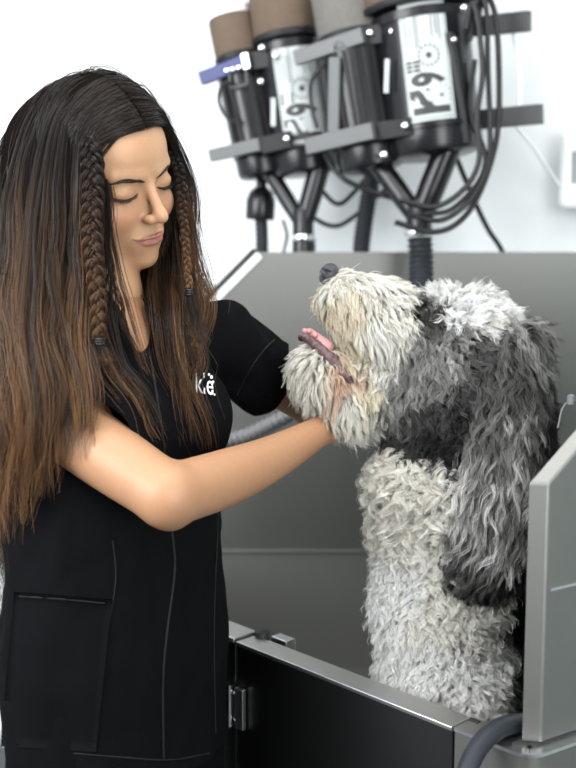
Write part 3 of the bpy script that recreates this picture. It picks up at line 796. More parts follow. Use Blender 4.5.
# root samples
A_, B_, C_, D_ = (dv[dfc[:, i]] for i in range(4))
fcn = np.cross(C_ - A_, D_ - B_); far = np.linalg.norm(fcn, axis=1) / 2; fcn = nrm(fcn)
if (fcn[0] @ grad(f_dog, A_[:1])[0]) < 0: fcn = -fcn
fc = (A_ + B_ + C_ + D_) / 4; fuv = uvof(fc)
dens = np.where(fcn[:, 1] > .25, .30, 1.0) * np.where(fuv[:, 1] > 745, .15, 1.0) * np.where(fuv[:, 0] > 560, .25, 1.0)
dens *= np.where((fuv[:, 0] < 410) & (fuv[:, 1] < 440), 1.15, 1)
NC = 14000; PER = 14
pr = far * dens; pr /= pr.sum()
def sample(n, p):
    fi = rng.choice(len(fc), n, p=p); s, t = rng.random((2, n, 1))
    return A_[fi] * (1-s) * (1-t) + B_[fi] * s * (1-t) + C_[fi] * s * t + D_[fi] * (1-s) * t, fi
cr, ci = sample(NC, pr)
LIPL = [q_(303, 337, 0), q_(316, 345, -.027), q_(330, 358, -.034), q_(345, 374, -.038), q_(352, 384, -.038)]
keep_ = s_chain(cr.astype(np.float32), LIPL, [.006, .006, .0065, .006, .003], .002) > 0
cr = cr[keep_]
cn = grad(f_dog, cr, .003)
def make_fur(cr, cn, per, clump_r, kpts=11, wid=.00036, seed=0):
    n = len(cr); uv = uvof(cr); isear = f_ear(cr.astype(np.float32)) < .006
    nz = np.stack([vnoise(cr, 60, 1), vnoise(cr, 60, 2)], 1) * 7 + rng.normal(size=(n, 2)) * 2.5
    pb, cb, _ = interp_guides(uv, GD_, 5, nz); pe, ce, _ = interp_guides(uv, GE_, 3, nz)
    par = np.where(isear[:, None], pe, pb); col = np.where(isear[:, None], ce, cb)
    du, dvv, lift, ln, curl, lam, spr = par.T
    D = np.stack([du, -.12 * np.ones(n), -dvv], 1)
    D = D + np.stack([vnoise(cr, 45, 3), vnoise(cr, 45, 4), vnoise(cr, 45, 5)], 1) * .35 + rng.normal(size=(n, 3)) * .16
    tl = np.linalg.norm(D - cn * (D * cn).sum(1)[:, None], axis=1)
    D = nrm(D - cn * (D * cn).sum(1)[:, None] * .9)
    ln = ln * .001 * rng.uniform(.75, 1.2, n); curl = curl * .001 * rng.uniform(.6, 1.25, n); lam = lam * .001 * rng.uniform(.8, 1.25, n)
    # centre line
    s = np.linspace(0, 1, kpts)
    path = np.zeros((n, kpts, 3)); p = cr.copy(); path[:, 0] = p
    lift = np.clip(lift, 0, 2) * rng.uniform(.7, 1.3, n)
    T = np.zeros((n, kpts, 3))
    for i in range(kpts):
        wn_ = (lift * 1.6 * (1 - s[i]) ** 1.6 + .05)[:, None]
        t = nrm(cn * wn_ + D * (.35 + s[i])); T[:, i] = t
        if i: p = p + T[:, i-1] * (ln / (kpts - 1))[:, None]; path[:, i] = p
    # curl frame
    ref = nrm(cn + rng.normal(size=(n, 3)) * .3)
    N1 = nrm(ref[:, None, :] - T * (T * ref[:, None, :]).sum(-1, keepdims=True)); N2 = np.cross(T, N1)
    ph = (vnoise(cr, 90, 7) * 3 + rng.random(n) * 3.5)[:, None]
    hand = np.where(rng.random(n) < .5, 1, -1)[:, None]
    th = ph + hand * 2 * math.pi * s[None] * (ln / lam)[:, None]
    amp = curl[:, None] * np.minimum(1, s[None] * 2.2)
    off = amp[..., None] * ((np.cos(th) - np.cos(ph))[..., None] * N1 * .8 + (np.sin(th) - np.sin(ph))[..., None] * N2)
    path = path + off
    # hairs
    m = n * per
    ci_ = np.repeat(np.arange(n), per)
    o = rng.normal(size=(m, 3)) * clump_r; nn = cn[ci_]; o -= nn * (o * nn).sum(1)[:, None]
    taper = (1 - .80 * s ** .8)[None, :, None]
    P = path[ci_] + o[:, None, :] * taper + rng.normal(size=(m, 1, 3)) * .0009 * s[None, :, None]
    sc_ = rng.uniform(.8, 1.08, m)[:, None, None]
    P = P[:, :1] + (P - P[:, :1]) * sc_
    stray = rng.random(m) < .04
    P[stray] += (rng.normal(size=(stray.sum(), 1, 3)) * .004 + nn[stray][:, None] * .003) * (s[None, :, None] ** 1.5)
    hc = col[ci_]
    br = np.exp(rng.normal(size=n) * .30 * spr + (vnoise(cr, 130, 9) * .75 + vnoise(cr, 50, 11) * .5) * spr)[ci_] * rng.uniform(.85, 1.12, m)
    hc = np.clip(hc * br[:, None], .008, .93)
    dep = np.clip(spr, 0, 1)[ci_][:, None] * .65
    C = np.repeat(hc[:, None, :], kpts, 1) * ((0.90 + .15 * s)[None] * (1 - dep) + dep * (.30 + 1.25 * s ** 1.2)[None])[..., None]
    C = np.clip(C, .006, .93)
    Rr = wid * (1 - .75 * s ** 2)[None] * rng.uniform(.8, 1.2, m)[:, None]
    return P, Rr, C
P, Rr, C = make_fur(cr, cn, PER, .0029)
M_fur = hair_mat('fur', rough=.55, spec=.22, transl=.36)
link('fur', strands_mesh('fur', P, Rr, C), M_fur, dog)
print('fur strands', len(P))

# nose leather, nostrils, lips, tongue, eye
M_nose = mat('nose_leather', (.030, .032, .040), .33, bump=.8, bscale=500)
M_lip = mat('dog_lip', (.085, .045, .048), .42, bump=.5, bscale=300); M_tongue = mat('tongue', (.50, .24, .23), .45, bump=.4, bscale=400)
M_eye = mat('dog_eye', (.015, .008, .005), .08); M_tooth = mat('tooth', (.8, .76, .62), .3)
nd_ = nrm(np.array([-.85, 0, .5]))
Rn = np.stack([nd_, np.array([0, 1., 0]), np.cross(nd_, [0, 1., 0])], 1)
def f_nose(P):
    c = q_(329, 274)
    d = s_ell(P, c, (.0135, .020, .0155), Rn)
    d = smin(d, s_ell(P, c + nd_ * -.004 + Rn[:, 2] * .006, (.012, .016, .010), Rn), .006)
    for s in (-1, 1):
        d = smin(d, s_ell(P, c + Rn[:, 1] * s * .011 + nd_ * .004, (.008, .008, .009), Rn), .004)
        d = smax(d, -s_ell(P, c + Rn[:, 1] * s * .0095 + nd_ * .0125, (.006, .0038, .0045), Rn), .002)
        d = smax(d, -s_cap(P, c + Rn[:, 1] * s * .014 + nd_ * .0095, c + Rn[:, 1] * s * .022 - nd_ * .001 - Rn[:, 2] * .003, .0030, .0020), .001)
    return smax(d, -s_cap(P, c + nd_ * .0135 - Rn[:, 2] * .001, c + nd_ * .010 - Rn[:, 2] * -.016, .0009, .0009), .001)
nv, nf = nets(f_nose, q_(329, 274) - .026, q_(329, 274) + .026, .0008)
link('nose', fast_mesh('nose', nv, nf), M_nose, dog)
def f_lips(P):
    near = [q_(305, 337, -.012), q_(316, 345, -.027), q_(330, 358, -.033), q_(344, 374, -.038), q_(352, 383, -.037)]
    fary = [q_(305, 337, .012), q_(316, 345, .027), q_(330, 358, .033), q_(343, 374, .036)]
    d = s_chain(P, [q_(302, 337, 0)] + near, [.0045, .0050, .0064, .0078, .0072, .0040], .004) + (vnoise(P, 260, 3) * .0010).astype(np.float32)
    return smin(d, s_chain(P, [q_(302, 337, 0)] + fary, [.0055, .0055, .0065, .007, .005], .004), .004)
nv, nf = nets(f_lips, q_(295, 400, -.05) - .01, q_(362, 325, .05) + .01, .0013)
link('lips', fast_mesh('lips', nv, nf), M_lip, dog)
def f_tong(P):
    d = s_cap(P, q_(310, 333, -.006), q_(326, 347, -.008), .0065, .0105)
    for (u, v, o, r) in ((305, 331, -.004, .0040), (309, 331, -.014, .0036), (315, 335, -.017, .004)):
        d = smin(d, np.linalg.norm(P - q_(u, v, o).astype(np.float32), axis=-1) - r, .002)
    return d
nv, nf = nets(f_tong, q_(295, 365, -.03) - .005, q_(345, 315, .02) + .01, .0012)
link('tongue', fast_mesh('tongue', nv, nf), M_tongue, dog)
for s in (-1, 1):
    bm = bm_new(); bmesh.ops.create_uvsphere(bm, u_segments=20, v_segments=12, radius=.0095, matrix=Matrix.Translation(Vector(q_(412, 316, s * .046))))
    bm_link('eye', bm, M_eye, dog, smooth=180)
bm = bm_new(); t = np.linspace(0, 2*math.pi, 40)
cc = q_(446, 540); add_tube(bm, [cc + np.array([.082*math.cos(a), .086*math.sin(a), -.006*math.cos(a)]) for a in t], .0045, 8)
tag(bm_link('collar', bm, M_gasket, dog, smooth=60), 'thin dark collar nearly hidden in the neck fur')
# ================================================================== WOMAN
HO = np.array([-0.2389, 1.394, 1.5024])
Hm = np.array([[0.6388, 0.7692, 0.0140], [0.7170, -0.5886, -0.3735], [0.2790, -0.2486, 0.9275]])
HS = 0.0101
def hw(x, y, z): return HO + Hm @ (np.array([x, y, z], float) * HS)      # head cm -> world
def hl(P): return ((P - HO.astype(np.float32)) @ Hm.astype(np.float32)) / HS
woman = tag(empty('person', (-.23, 1.37, 0)), 'long-haired woman in a black zip work top, holding the dog under its chin', 'person')
def mir(f, P):
    Q = P.copy(); Q[..., 0] = np.abs(Q[..., 0]); return f(Q)
def f_face(L):
    """L: head-local points in cm (x her left, y forward, z up, eyes at z=0)"""
    A = L.copy(); A[..., 0] = np.abs(L[..., 0])
    d = s_ell(L, (0, -.6, 3.3), (7.3, 9.2, 8.2))
    d = smin(d, s_ell(L, (0, 3.1, 3.2), (6.2, 5.7, 6.4)), 1.5)
    d = smin(d, s_ell(L, (0, 3.0, -3.0), (5.9, 5.5, 7.2)), 1.2)
    d = smin(d, s_ell(L, (0, 3.3, -6.9), (4.5, 4.7, 4.0)), 1.5)
    d = smin(d, s_ell(L, (0, 7.0, -9.5), (1.9, 1.6, 1.5)), 1.6)
    d = smin(d, s_ell(A, (3.7, 5.7, -3.3), (2.2, 2.3, 2.2)), 1.6)
    d = smin(d, s_ell(L, (0, 7.0, -6.7), (2.7, 2.0, 2.1)), 1.2)
    d = smax(d, -s_ell(A, (3.0, 9.6, -.1), (1.9, 1.25, 1.1)), 1.1)
    d = smin(d, s_cap(A, (1.2, 8.25, 1.6), (4.3, 7.1, 1.9), .45, .4), 1.3)
    d = smin(d, s_ell(A, (3.05, 7.22, -.20), (1.70, 1.22, 1.08)), .75)
    # nose
    d = smin(d, s_cap(L, (0, 8.3, .6), (0, 10.2, -2.7), .55, .72), .9)
    d = smin(d, s_ell(L, (0, 10.5, -3.35), (.86, .90, .80)), .7)
    d = smin(d, s_ell(A, (1.02, 9.40, -3.72), (.62, 1.0, .60)), .6)
    d = smax(d, -s_ell(A, (.62, 10.0, -4.42), (.33, .60, .30)), .15)
    d = smax(d, -s_cap(A, (1.95, 9.0, -3.3), (1.95, 8.7, -4.1), .10, .12), .5)
    # mouth
    up = s_chain(A, [(0, 9.38, -6.18), (.55, 9.42, -6.05), (1.5, 8.9, -6.2), (2.75, 7.9, -6.25)], [.26, .28, .22, .10], .15)
    lo = s_chain(A, [(0, 9.08, -6.98), (1.2, 8.8, -6.92), (2.6, 7.95, -6.42)], [.40, .33, .10], .2)
    d = smin(d, smin(up, lo, .06), .22)
    d = smax(d, -s_chain(A, [(0, 9.85, -6.58), (1.2, 9.4, -6.58), (2.2, 8.6, -6.42), (3.1, 7.8, -6.05)], [.085, .08, .08, .06], .05), .12)
    d = smax(d, -s_ell(L, (0, 9.25, -8.05), (1.3, .42, .40)), .5)
    d = smax(d, -s_cap(L, (0, 9.55, -4.9), (0, 9.75, -5.6), .10, .14), .35)
    # lid crease and lid margin
    d = smax(d, -s_chain(A, [(1.7, 8.5, .45), (3.0, 8.55, .78), (4.3, 7.75, .45)], [.04, .05, .04], .1), .25)
    d = smax(d, -s_chain(A, [(1.75, 8.15, -.55), (2.4, 8.55, -.88), (3.2, 8.58, -.98), (4.0, 8.1, -.80), (4.5, 7.5, -.45)], [.05, .08, .08, .08, .04], .1), .14)
    # ears
    d = smin(d, s_ell(A, (7.25, -.6, -1.0), (.55, 1.7, 2.9)), .4)
    return d
nbase = at(110, 352, 1.405)
def f_head(P):
    d = f_face(hl(P)) * HS
    n = s_chain(P, [hw(0, -1.8, -3.5), at(104, 300, 1.395), nbase], [.050, .047, .058], .02)
    return smin(d, n, .016)

# ---------------------------------------------------------- torso and arms
lb = np.array([.67, .742, 0]); fb = np.array([.742, -.67, 0])
Bm = np.stack([lb, fb, np.array([0, 0, 1.])], 1)
TC = at(114, 420, 1.385)
def f_torso(P, g=0.0, ds=1.36):
    q = (P - TC.astype(np.float32)) @ Bm.astype(np.float32); q = q * np.array([1, ds, 1], np.float32)
    def c(z0, z1, r0, r1, y0=0., y1=0.): return s_cap(q, (0, y0, z0 - TC[2]), (0, y1, z1 - TC[2]), r0 + g, r1 + g)
    d = smin(c(1.225, 1.05, .128, .140), c(1.05, .90, .140, .150), .05)
    d = smin(d, c(.90, .74, .152, .158), .05)
    return d / 1.12
sn_, el_n, wr_n, pm_n = at(34, 400, 1.30), at(168, 496, 1.20), at(322, 430, 1.455), at(352, 424, 1.485)
sf_, el_f, wr_f, pm_f = at(220, 341, 1.50), at(312, 402, 1.66), at(345, 402, 1.57), at(362, 396, 1.525)
def limb(P, ctrl, rs, n=7):
    c = catmull(ctrl, n); t = np.linspace(0, len(rs) - 1, len(c)); r = catmull(np.array([(x, 0, 0) for x in rs]), n)[:, 0]
    return s_chain(P, c, r, .0003)
def f_arm_n(P):
    a = limb(P, [sn_, sn_ * .5 + el_n * .5 + [0, 0, -.003], el_n], [.044, .0410, .0355])
    b = limb(P, [el_n, at(222, 479, 1.275), at(272, 458, 1.36), wr_n], [.0355, .0345, .0285, .0195])
    d = smin(a, b, .010)
    return smin(d, np.linalg.norm(P - (el_n + [.003, 0, -.0225]).astype(np.float32), axis=-1) - .0145, .010)
def f_arm_f(P):
    a = limb(P, [sf_, sf_ * .5 + el_f * .5, el_f], [.047, .042, .036])
    return smin(a, limb(P, [el_f, el_f * .6 + wr_f * .4, wr_f], [.036, .035, .021]), .010)
def f_hand(P, wr, pm, tips, thumb):
    d = s_cap(P, wr, pm, .019, .021)
    pal = nrm(pm - wr)
    for base, mid, tip in tips:
        d = smin(d, s_chain(P, [base, mid, tip], [.0095, .0085, .0068], .003), .006)
        d = smin(d, s_cap(P, pm, base, .016, .011), .008)
    return smin(d, s_chain(P, thumb, [.012, .0095, .0075], .004), .008)
def ft(l): return [tuple(at(*p) for p in f) for f in l]
tips_n = ft([[(364, 415, 1.447), (380, 412, 1.440), (393, 404, 1.437)], [(368, 419, 1.465), (386, 418, 1.462), (400, 412, 1.460)],
             [(368, 423, 1.483), (385, 423, 1.483), (398, 418, 1.482)], [(364, 427, 1.500), (378, 428, 1.502), (388, 424, 1.503)]])
th_n = [at(340, 426, 1.468), at(352, 418, 1.450), at(364, 412, 1.445)]
tips_f = ft([[(370, 380, 1.520), (386, 374, 1.518), (398, 374, 1.512)], [(374, 390, 1.524), (392, 386, 1.524), (405, 386, 1.520)],
             [(374, 401, 1.526), (391, 399, 1.527), (404, 399, 1.524)], [(370, 411, 1.524), (384, 412, 1.524), (394, 412, 1.521)]])
th_f = [at(352, 388, 1.545), at(350, 374, 1.53), at(352, 362, 1.515)]
def f_skinbody(P):
    d = f_torso(P, -.012)
    d = smin(d, s_chain(P, [sn_, nbase, sf_], [.042, .052, .042], .03), .04)
    d = smin(d, f_arm_n(P), .02); d = smin(d, f_arm_f(P), .02)
    d = smin(d, f_hand(P, wr_n, pm_n, tips_n, th_n), .008); d = smin(d, f_hand(P, wr_f, pm_f, tips_f, th_f), .008)
    d = smin(d, s_cap(P, at(104, 300, 1.395), nbase, .047, .056), .02)
    return smax(d, 1.0 - P[..., 2], .01)

hv, hf = nets(f_head, (-.385, 1.235, 1.305), (-.075, 1.545, 1.67), .0017)
bv, bf = nets(f_skinbody, (-.44, 1.08, .985), (.14, 1.76, 1.345), .0030)
SK = np.array([.46, .262, .150])
L = hl(hv.astype(np.float32)); A_ = L.copy(); A_[:, 0] = np.abs(A_[:, 0])
hc = np.tile(SK, (len(hv), 1))
def blend(mask, colr):
    global hc
    m = np.clip(mask, 0, 1)[:, None]; hc = hc * (1 - m) + np.array(colr) * m
lipd = smin(s_chain(A_, [(0, 9.5, -6.15), (.6, 9.5, -6.02), (1.4, 9.1, -6.2), (2.45, 8.3, -6.42)], [.30, .28, .22, .05], .1),
            s_chain(A_, [(0, 9.2, -7.0), (1.1, 8.95, -6.95), (2.3, 8.3, -6.55)], [.42, .34, .10], .1), .05)
blend(np.exp(-(((A_[:, 0]-4.2)/2)**2 + ((L[:, 2]+3.2)/1.8)**2)) * .45, (.47, .20, .12))
blend((.10 - lipd) / .12 * .85, (.36, .15, .12))
blend(np.exp(-((L[:, 0]/1.3)**2 + ((L[:, 1]-10.3)/1.2)**2 + ((L[:, 2]+3.6)/1.0)**2)) * .3, (.47, .22, .13))
md = s_chain(A_, [(0, 9.7, -6.58), (1.2, 9.3, -6.60), (2.1, 8.6, -6.46), (2.95, 7.9, -6.12)], [.10, .09, .07, .04], .05)
blend((.06 - md) / .08, (.16, .05, .045))
blend(np.clip((.85 - np.sqrt(((A_[:, 0]-3.05)/1.7)**2 + ((L[:, 2]+.1)/1.1)**2)) * 3, 0, 1) * (L[:, 1] > 5) * .35, (.34, .18, .105))
blend((.03 - s_ell(A_, (.62, 10.0, -4.42), (.33, .60, .30))) / .1, (.10, .03, .02))
# scalp in hair colour
def hairline(L):
    y = L[:, 1]; ax = np.abs(L[:, 0])
    zl = np.where(y > 1.5, np.interp(y, [1.5, 3.5, 5.2, 6.8, 8.5], [-.5, 2.4, 5.0, 6.5, 6.9]), np.interp(y, [-9, -3, 1.5], [-7, -5, -.5]))
    return L[:, 2] - zl
blend(hairline(L) / .6, (.02, .013, .010))
allc = np.vstack([hc, np.tile(SK * [.74, .69, .66], (len(bv), 1))])
M_skin = mat('skin', (.56, .32, .2), .48, spec=.35, attr='Col', sss=.22, bump=.12, bscale=350, cvar=.03)
M_skin.node_tree.nodes['Principled BSDF'].inputs['Subsurface Radius'].default_value = (0.010, 0.0035, 0.0018)
link('body', fast_mesh('body', np.vstack([hv, bv]), np.vstack([hf, bf + len(hv)]), allc), M_skin, woman)

# ---------------------------------------------------------- ray placing on a surface
def trace(f, px, py, off=0.0, d0=.9, d1=1.9):
    """world points of pixels on the level set f = off (arrays px, py)"""
    px = np.atleast_1d(px).astype(float); py = np.atleast_1d(py).astype(float)
    r = FWD + ((px - 288) / FPX)[:, None] * RGT + ((384 - py) / FPX)[:, None] * UPV
    d = np.full(len(px), d0)
    for _ in range(90):
        v = f((CAM + r * d[:, None]).astype(np.float32)) - off
        d = np.where(v > .0002, np.minimum(d + v * .7, d1), d)
    return CAM + r * d[:, None]

# ---------------------------------------------------------- shirt
n_sl = nrm(el_n - sn_); n_slf = nrm(el_f - sf_)
hem_n, hem_f = at(66, 423, 1.27), at(268, 379, 1.58)
def cloth_noise(P):
    return vnoise(P * np.array([1, 1, .35]), 26, 31) * .0050 + vnoise(P * np.array([1, 1, .6]), 55, 32) * .0022
def f_shirt0(P):
    t = f_torso(P, .004)
    q = (P - TC.astype(np.float32)) @ Bm.astype(np.float32)
    t = smin(t, s_ell(q, (.058, .082, .005), (.060, .048, .062)), .04)
    t = smin(t, s_ell(q, (-.058, .082, .005), (.062, .055, .065)), .04)
    sh = s_chain(P, [sn_ + [0, 0, .012], at(75, 356, 1.345), nbase - [0, 0, .012], at(175, 338, 1.46), sf_], [.054, .054, .060, .052, .052], .03)
    d = smin(t, sh, .05)
    s1 = s_cap(P, sn_, hem_n + n_sl * .02, .054, .056); s1 = smax(s1, (P - hem_n.astype(np.float32)) @ n_sl.astype(np.float32), .003)
    s2 = s_cap(P, sf_, hem_f + n_slf * .02, .052, .059); s2 = smax(s2, (P - hem_f.astype(np.float32)) @ n_slf.astype(np.float32), .003)
    d = smin(d, s1, .02); d = smin(d, s2, .022)
    return d
NA, NB_ = at(104, 290, 1.39), nbase
def f_neckcut(P):
    c = s_cap(P, at(108, 300, 1.39), at(110, 348, 1.395), .060, .058)
    v = s_cap(P, at(122, 318, 1.34), at(146, 345, 1.30), .034, .012)
    return smin(c, v, .01)
def f_shirt(P):
    d = f_shirt0(P) + cloth_noise(P)
    d = smax(d, -f_neckcut(P), .004)
    # hollow the sleeve mouth a little so the arm leaves an opening
    for s, e, r in ((sn_, hem_n, .048), (sf_, hem_f, .051)):
        n = nrm(e - s); m = s_cap(P, e - n * .022, e + n * .05, r, r)
        d = smax(d, -m, .002)
    d = smax(d, .735 - P[..., 2], .003)
    return d
sv, sf2 = nets(f_shirt, (-.46, 1.13, .715), (-.0, 1.68, 1.375), .0030)
M_cloth = mat('black_cloth', (.0042, .0042, .0050), .9, spec=.04, bump=.25, bscale=700)
M_seam = mat('black_seam', (.009, .009, .010), .7, spec=.2)
shirt = link('work_top', fast_mesh('work_top', sv, sf2), M_cloth, woman)
def surf_tube(name, pts, r, m, parent, off=.001, f=f_shirt):
    p = catmull(np.array([(x, y, 0) for x, y in pts], float), 8)
    w_ = trace(f, p[:, 0], p[:, 1], off)
    w_ = np.array([w_[max(0, i-2):i+3].mean(0) for i in range(len(w_))])
    bm = bm_new(); add_tube(bm, w_, r, 8); return bm_link(name, bm, m, parent, smooth=60)
surf_tube('zip', [(149, 352), (155, 385), (163, 440), (172, 530), (175, 570), (168, 625), (163, 680), (164, 770)], .0017, M_seam, shirt)
surf_tube('seam', [(112, 535), (116, 580), (106, 640), (98, 700), (94, 752)], .0010, M_seam, shirt, .0002)
surf_tube('seam', [(215, 430), (218, 520), (214, 620), (216, 750)], .0010, M_seam, shirt, .0002)
surf_tube('hem', [(2, 748), (60, 752), (120, 757), (170, 760), (215, 752)], .0012, M_seam, shirt, .0004)
def surf_patch(name, poly_rows, m, parent, off=.003, f=f_shirt, n=14):
    """four-corner pixel patch laid on the shirt"""
    (a, b, c, d) = [np.array(p, float) for p in poly_rows]
    s = np.linspace(0, 1, n); S, T = np.meshgrid(s, s, indexing='ij')
    pp = (a * ((1-S)*(1-T))[..., None] + b * (S*(1-T))[..., None] + c * (S*T)[..., None] + d * ((1-S)*T)[..., None]).reshape(-1, 2)
    w_ = trace(f, pp[:, 0], pp[:, 1], off)
    V = np.vstack([w_, w_ + FWD * .004]); F = []
    N = n * n; I = np.arange(N).reshape(n, n)
    F += [[I[i, j], I[i+1, j], I[i+1, j+1], I[i, j+1]] for i in range(n-1) for j in range(n-1)]
    e = list(I[:, 0]) + list(I[-1, 1:]) + list(I[::-1, -1][1:]) + list(I[0, ::-1][1:-1])
    F += [[e[k], e[(k+1) % len(e)], e[(k+1) % len(e)] + N, e[k] + N] for k in range(len(e))]
    return link(name, fast_mesh(name, V, F), m, parent)
surf_patch('pocket', [(14, 592), (112, 600), (96, 752), (0, 746)], M_cloth, shirt)
surf_tube('pocket_hem', [(14, 596), (60, 599), (111, 604)], .0010, M_seam, shirt, .0034)
surf_tube('sleeve_seam', [(236, 398), (246, 376), (262, 352), (276, 338)], .0009, M_seam, shirt, .0004)
# print on the chest: white word fragment with small leaf marks
V, F = text_shape('kle')
mn, mx = V.min(0), V.max(0); sx, sy = 17.5 / (mx[0]-mn[0]), 21 / (mx[1]-mn[1])
px = 196 + (V[:, 0]-mn[0]) * sx + (V[:, 1]-mn[1]) * sy * -.03; py = 392.5 - (V[:, 1]-mn[1]) * sy + (V[:, 0]-mn[0]) * sx * .16
W_ = trace(f_shirt, px, py, .0012)
bm = bm_new(); vs = [bm.verts.new(p) for p in W_]
for f in F:
    try: bm.faces.new([vs[i] for i in f])
    except ValueError: pass
for (x, y, rr) in ((211.5, 377, 1.5), (213, 382, 1.2), (209, 374.5, 1.1), (212.5, 391, 1.1), (214.5, 394.5, .9)):
    c = trace(f_shirt, [x + rr*math.cos(a) for a in np.linspace(0, 6.28, 8)[:-1]], [y + 1.3*rr*math.sin(a) for a in np.linspace(0, 6.28, 8)[:-1]], .0012)
    bm.faces.new([bm.verts.new(p) for p in c])
me = bpy.data.meshes.new('chest_print'); bm.to_mesh(me); bm.free()
tag(link('chest_print', me, mat('white_print', (.8, .82, .82), .6), shirt), 'white lettering printed on the chest')
# collar
def collar(name, a0, a1, n=24):
    """standing and folded collar band around the neck, angles in degrees from the front, + = her left"""
    c0 = nbase + [0, 0, .004]
    rows = []
    for a in np.linspace(math.radians(a0), math.radians(a1), n):
        dr = math.cos(a) * fb + math.sin(a) * lb
        front = max(0, math.cos(a)) ** 1.5
        dz = -.058 * front
        pf = dr * .062 + dr * .012 * front
        rows.append([c0 + pf + [0, 0, dz + .004], c0 + dr * .058 + dr * .014 * front + [0, 0, dz + .034], c0 + dr * .064 + dr*.014*front + [0, 0, dz + .037], c0 + dr * .080 + dr * .014 * front + [0, 0, dz - .002]])
    R_ = np.array(rows); m = R_.shape[1]
    V = R_.reshape(-1, 3); F = [[i*m+j, i*m+j+1, (i+1)*m+j+1, (i+1)*m+j] for i in range(n-1) for j in range(m-1)]
    o = link(name, fast_mesh(name, V, F), M_cloth, shirt)
    md = o.modifiers.new('s', 'SOLIDIFY'); md.thickness = .0022
    md = o.modifiers.new('u', 'SUBSURF'); md.levels = md.render_levels = 1
    return o
collar('collar', -178, -12); collar('collar', 12, 178)

# ---------------------------------------------------------- trousers and shoes
def f_tr(P):
    q = (P - TC.astype(np.float32)) @ Bm.astype(np.float32)
    d = s_ell(q, (0, -.005, .86 - TC[2]), (.150, .112, .12))
    for s in (-1, 1):
        d = smin(d, s_chain(q, [(s*.080, 0, .84-TC[2]), (s*.085, .01, .48-TC[2]), (s*.09, -.01, .07-TC[2])], [.088, .064, .050], .02), .02)
    return smax(d, .05 - P[..., 2], .005)
tv, tf = nets(f_tr, (-.47, 1.14, .03), (.03, 1.62, .99), .006)
link('trousers', fast_mesh('trousers', tv, tf), M_cloth, woman)
M_shoe = mat('black_shoe', (.02, .02, .02), .5)
for s in (-1, 1):
    c = np.array([TC[0], TC[1], 0]) + lb * s * .09
    def f_shoe(P):
        q = (P - c.astype(np.float32)) @ Bm.astype(np.float32)
        d = smin(s_ell(q, (0, .10, .032), (.045, .10, .035)), s_ell(q, (0, -.01, .045), (.038, .062, .050)), .03)
        return smax(d, .003 - P[..., 2], .004)
    v_, f_ = nets(f_shoe, c - [.2, .2, .01], c + [.2, .2, .12], .005)
    link('shoe', fast_mesh('shoe', v_, f_), M_shoe, woman)

# ---------------------------------------------------------- brows and lashes
M_hair = hair_mat('hair', rough=.32, spec=.30, transl=.05)
def fh(P): return f_head(P)
def strokes(name, P0, D0, ln, wid, col, bend=0.0, k=5):
    s = np.linspace(0, 1, k)[None, :, None]
    P = P0[:, None] + D0[:, None] * ln[:, None, None] * s + np.array([0, 0, 1.])[None, None] * (s ** 2) * bend
    R_ = wid * (1 - .8 * s[..., 0] ** 2) * np.ones((len(P0), 1)); C_ = np.tile(np.array(col), (len(P0), k, 1))
    return link(name, strands_mesh(name, P, R_, C_), M_hair, woman)
def lpts(L_): return np.array([hw(*p) for p in L_])
for sgn in (-1, 1):
    n = 330; t = rng.random(n)
    cl = catmull([(1.15, 9.6, .85), (2.4, 9.3, 1.22), (3.7, 8.6, 1.55), (5.3, 7.0, 1.05)], 12)
    idx = t * (len(cl) - 1); i0 = idx.astype(int); fr = (idx - i0)[:, None]; i1 = np.minimum(i0 + 1, len(cl) - 1)
    Lc = cl[i0] * (1 - fr) + cl[i1] * fr
    hwid = .27 * np.sin(np.pi * (t * .88 + .08)) ** .8
    Lc[:, 2] += rng.uniform(-1, 1, n) * hwid; Lc[:, 0] *= sgn
    P0 = HO + (Lc * HS) @ Hm.T
    for _ in range(8):
        g = grad(f_head, P0); P0 = P0 - g * (f_head(P0.astype(np.float32)) - .0002)[:, None]
    Dl = np.stack([sgn * (.75 + .3 * t), -.25 - .5 * t, .45 - .8 * t], 1) + rng.normal(size=(n, 3)) * .12
    D0 = nrm(Dl @ Hm.T); g = grad(f_head, P0); D0 = nrm(D0 - g * ((D0 * g).sum(1)[:, None]) + g * .12)
    strokes('eyebrow', P0, D0, rng.uniform(.004, .0065, n), .00020, (.045, .028, .018))
    # lashes along the lowered lid
    lm = [(1.55, 8.2, -.40), (2.3, 8.62, -.80), (3.2, 8.68, -.98), (4.1, 8.12, -.86), (4.85, 7.2, -.45)]
    lm = [(x * sgn, y, z) for x, y, z in lm]
    pp = lpts(catmull(lm, 8))
    for _ in range(6):
        g = grad(f_head, pp); pp = pp - g * (f_head(pp.astype(np.float32)) - .0001)[:, None]
    bm = bm_new(); add_tube(bm, pp, np.interp(np.linspace(0, 1, len(pp)), [0, .3, .8, 1], [.0003, .0011, .0015, .0007]), 8)
    bm_link('lash_line', bm, mat('lash', (.008, .006, .005), .6), woman, smooth=60)
    n = 110; ii = rng.integers(2, len(pp), n)
    tt = ii / len(pp)
    D0 = nrm(np.stack([sgn * (-.15 + 1.1 * tt), .8 - .3 * tt, -.75 + .15 * tt], 1) @ Hm.T + rng.normal(size=(n, 3)) * .06)
    strokes('eyelashes', pp[ii], D0, rng.uniform(.005, .0085, n) * (0.6 + .5 * tt), .00028, (.006, .005, .004), .0012)

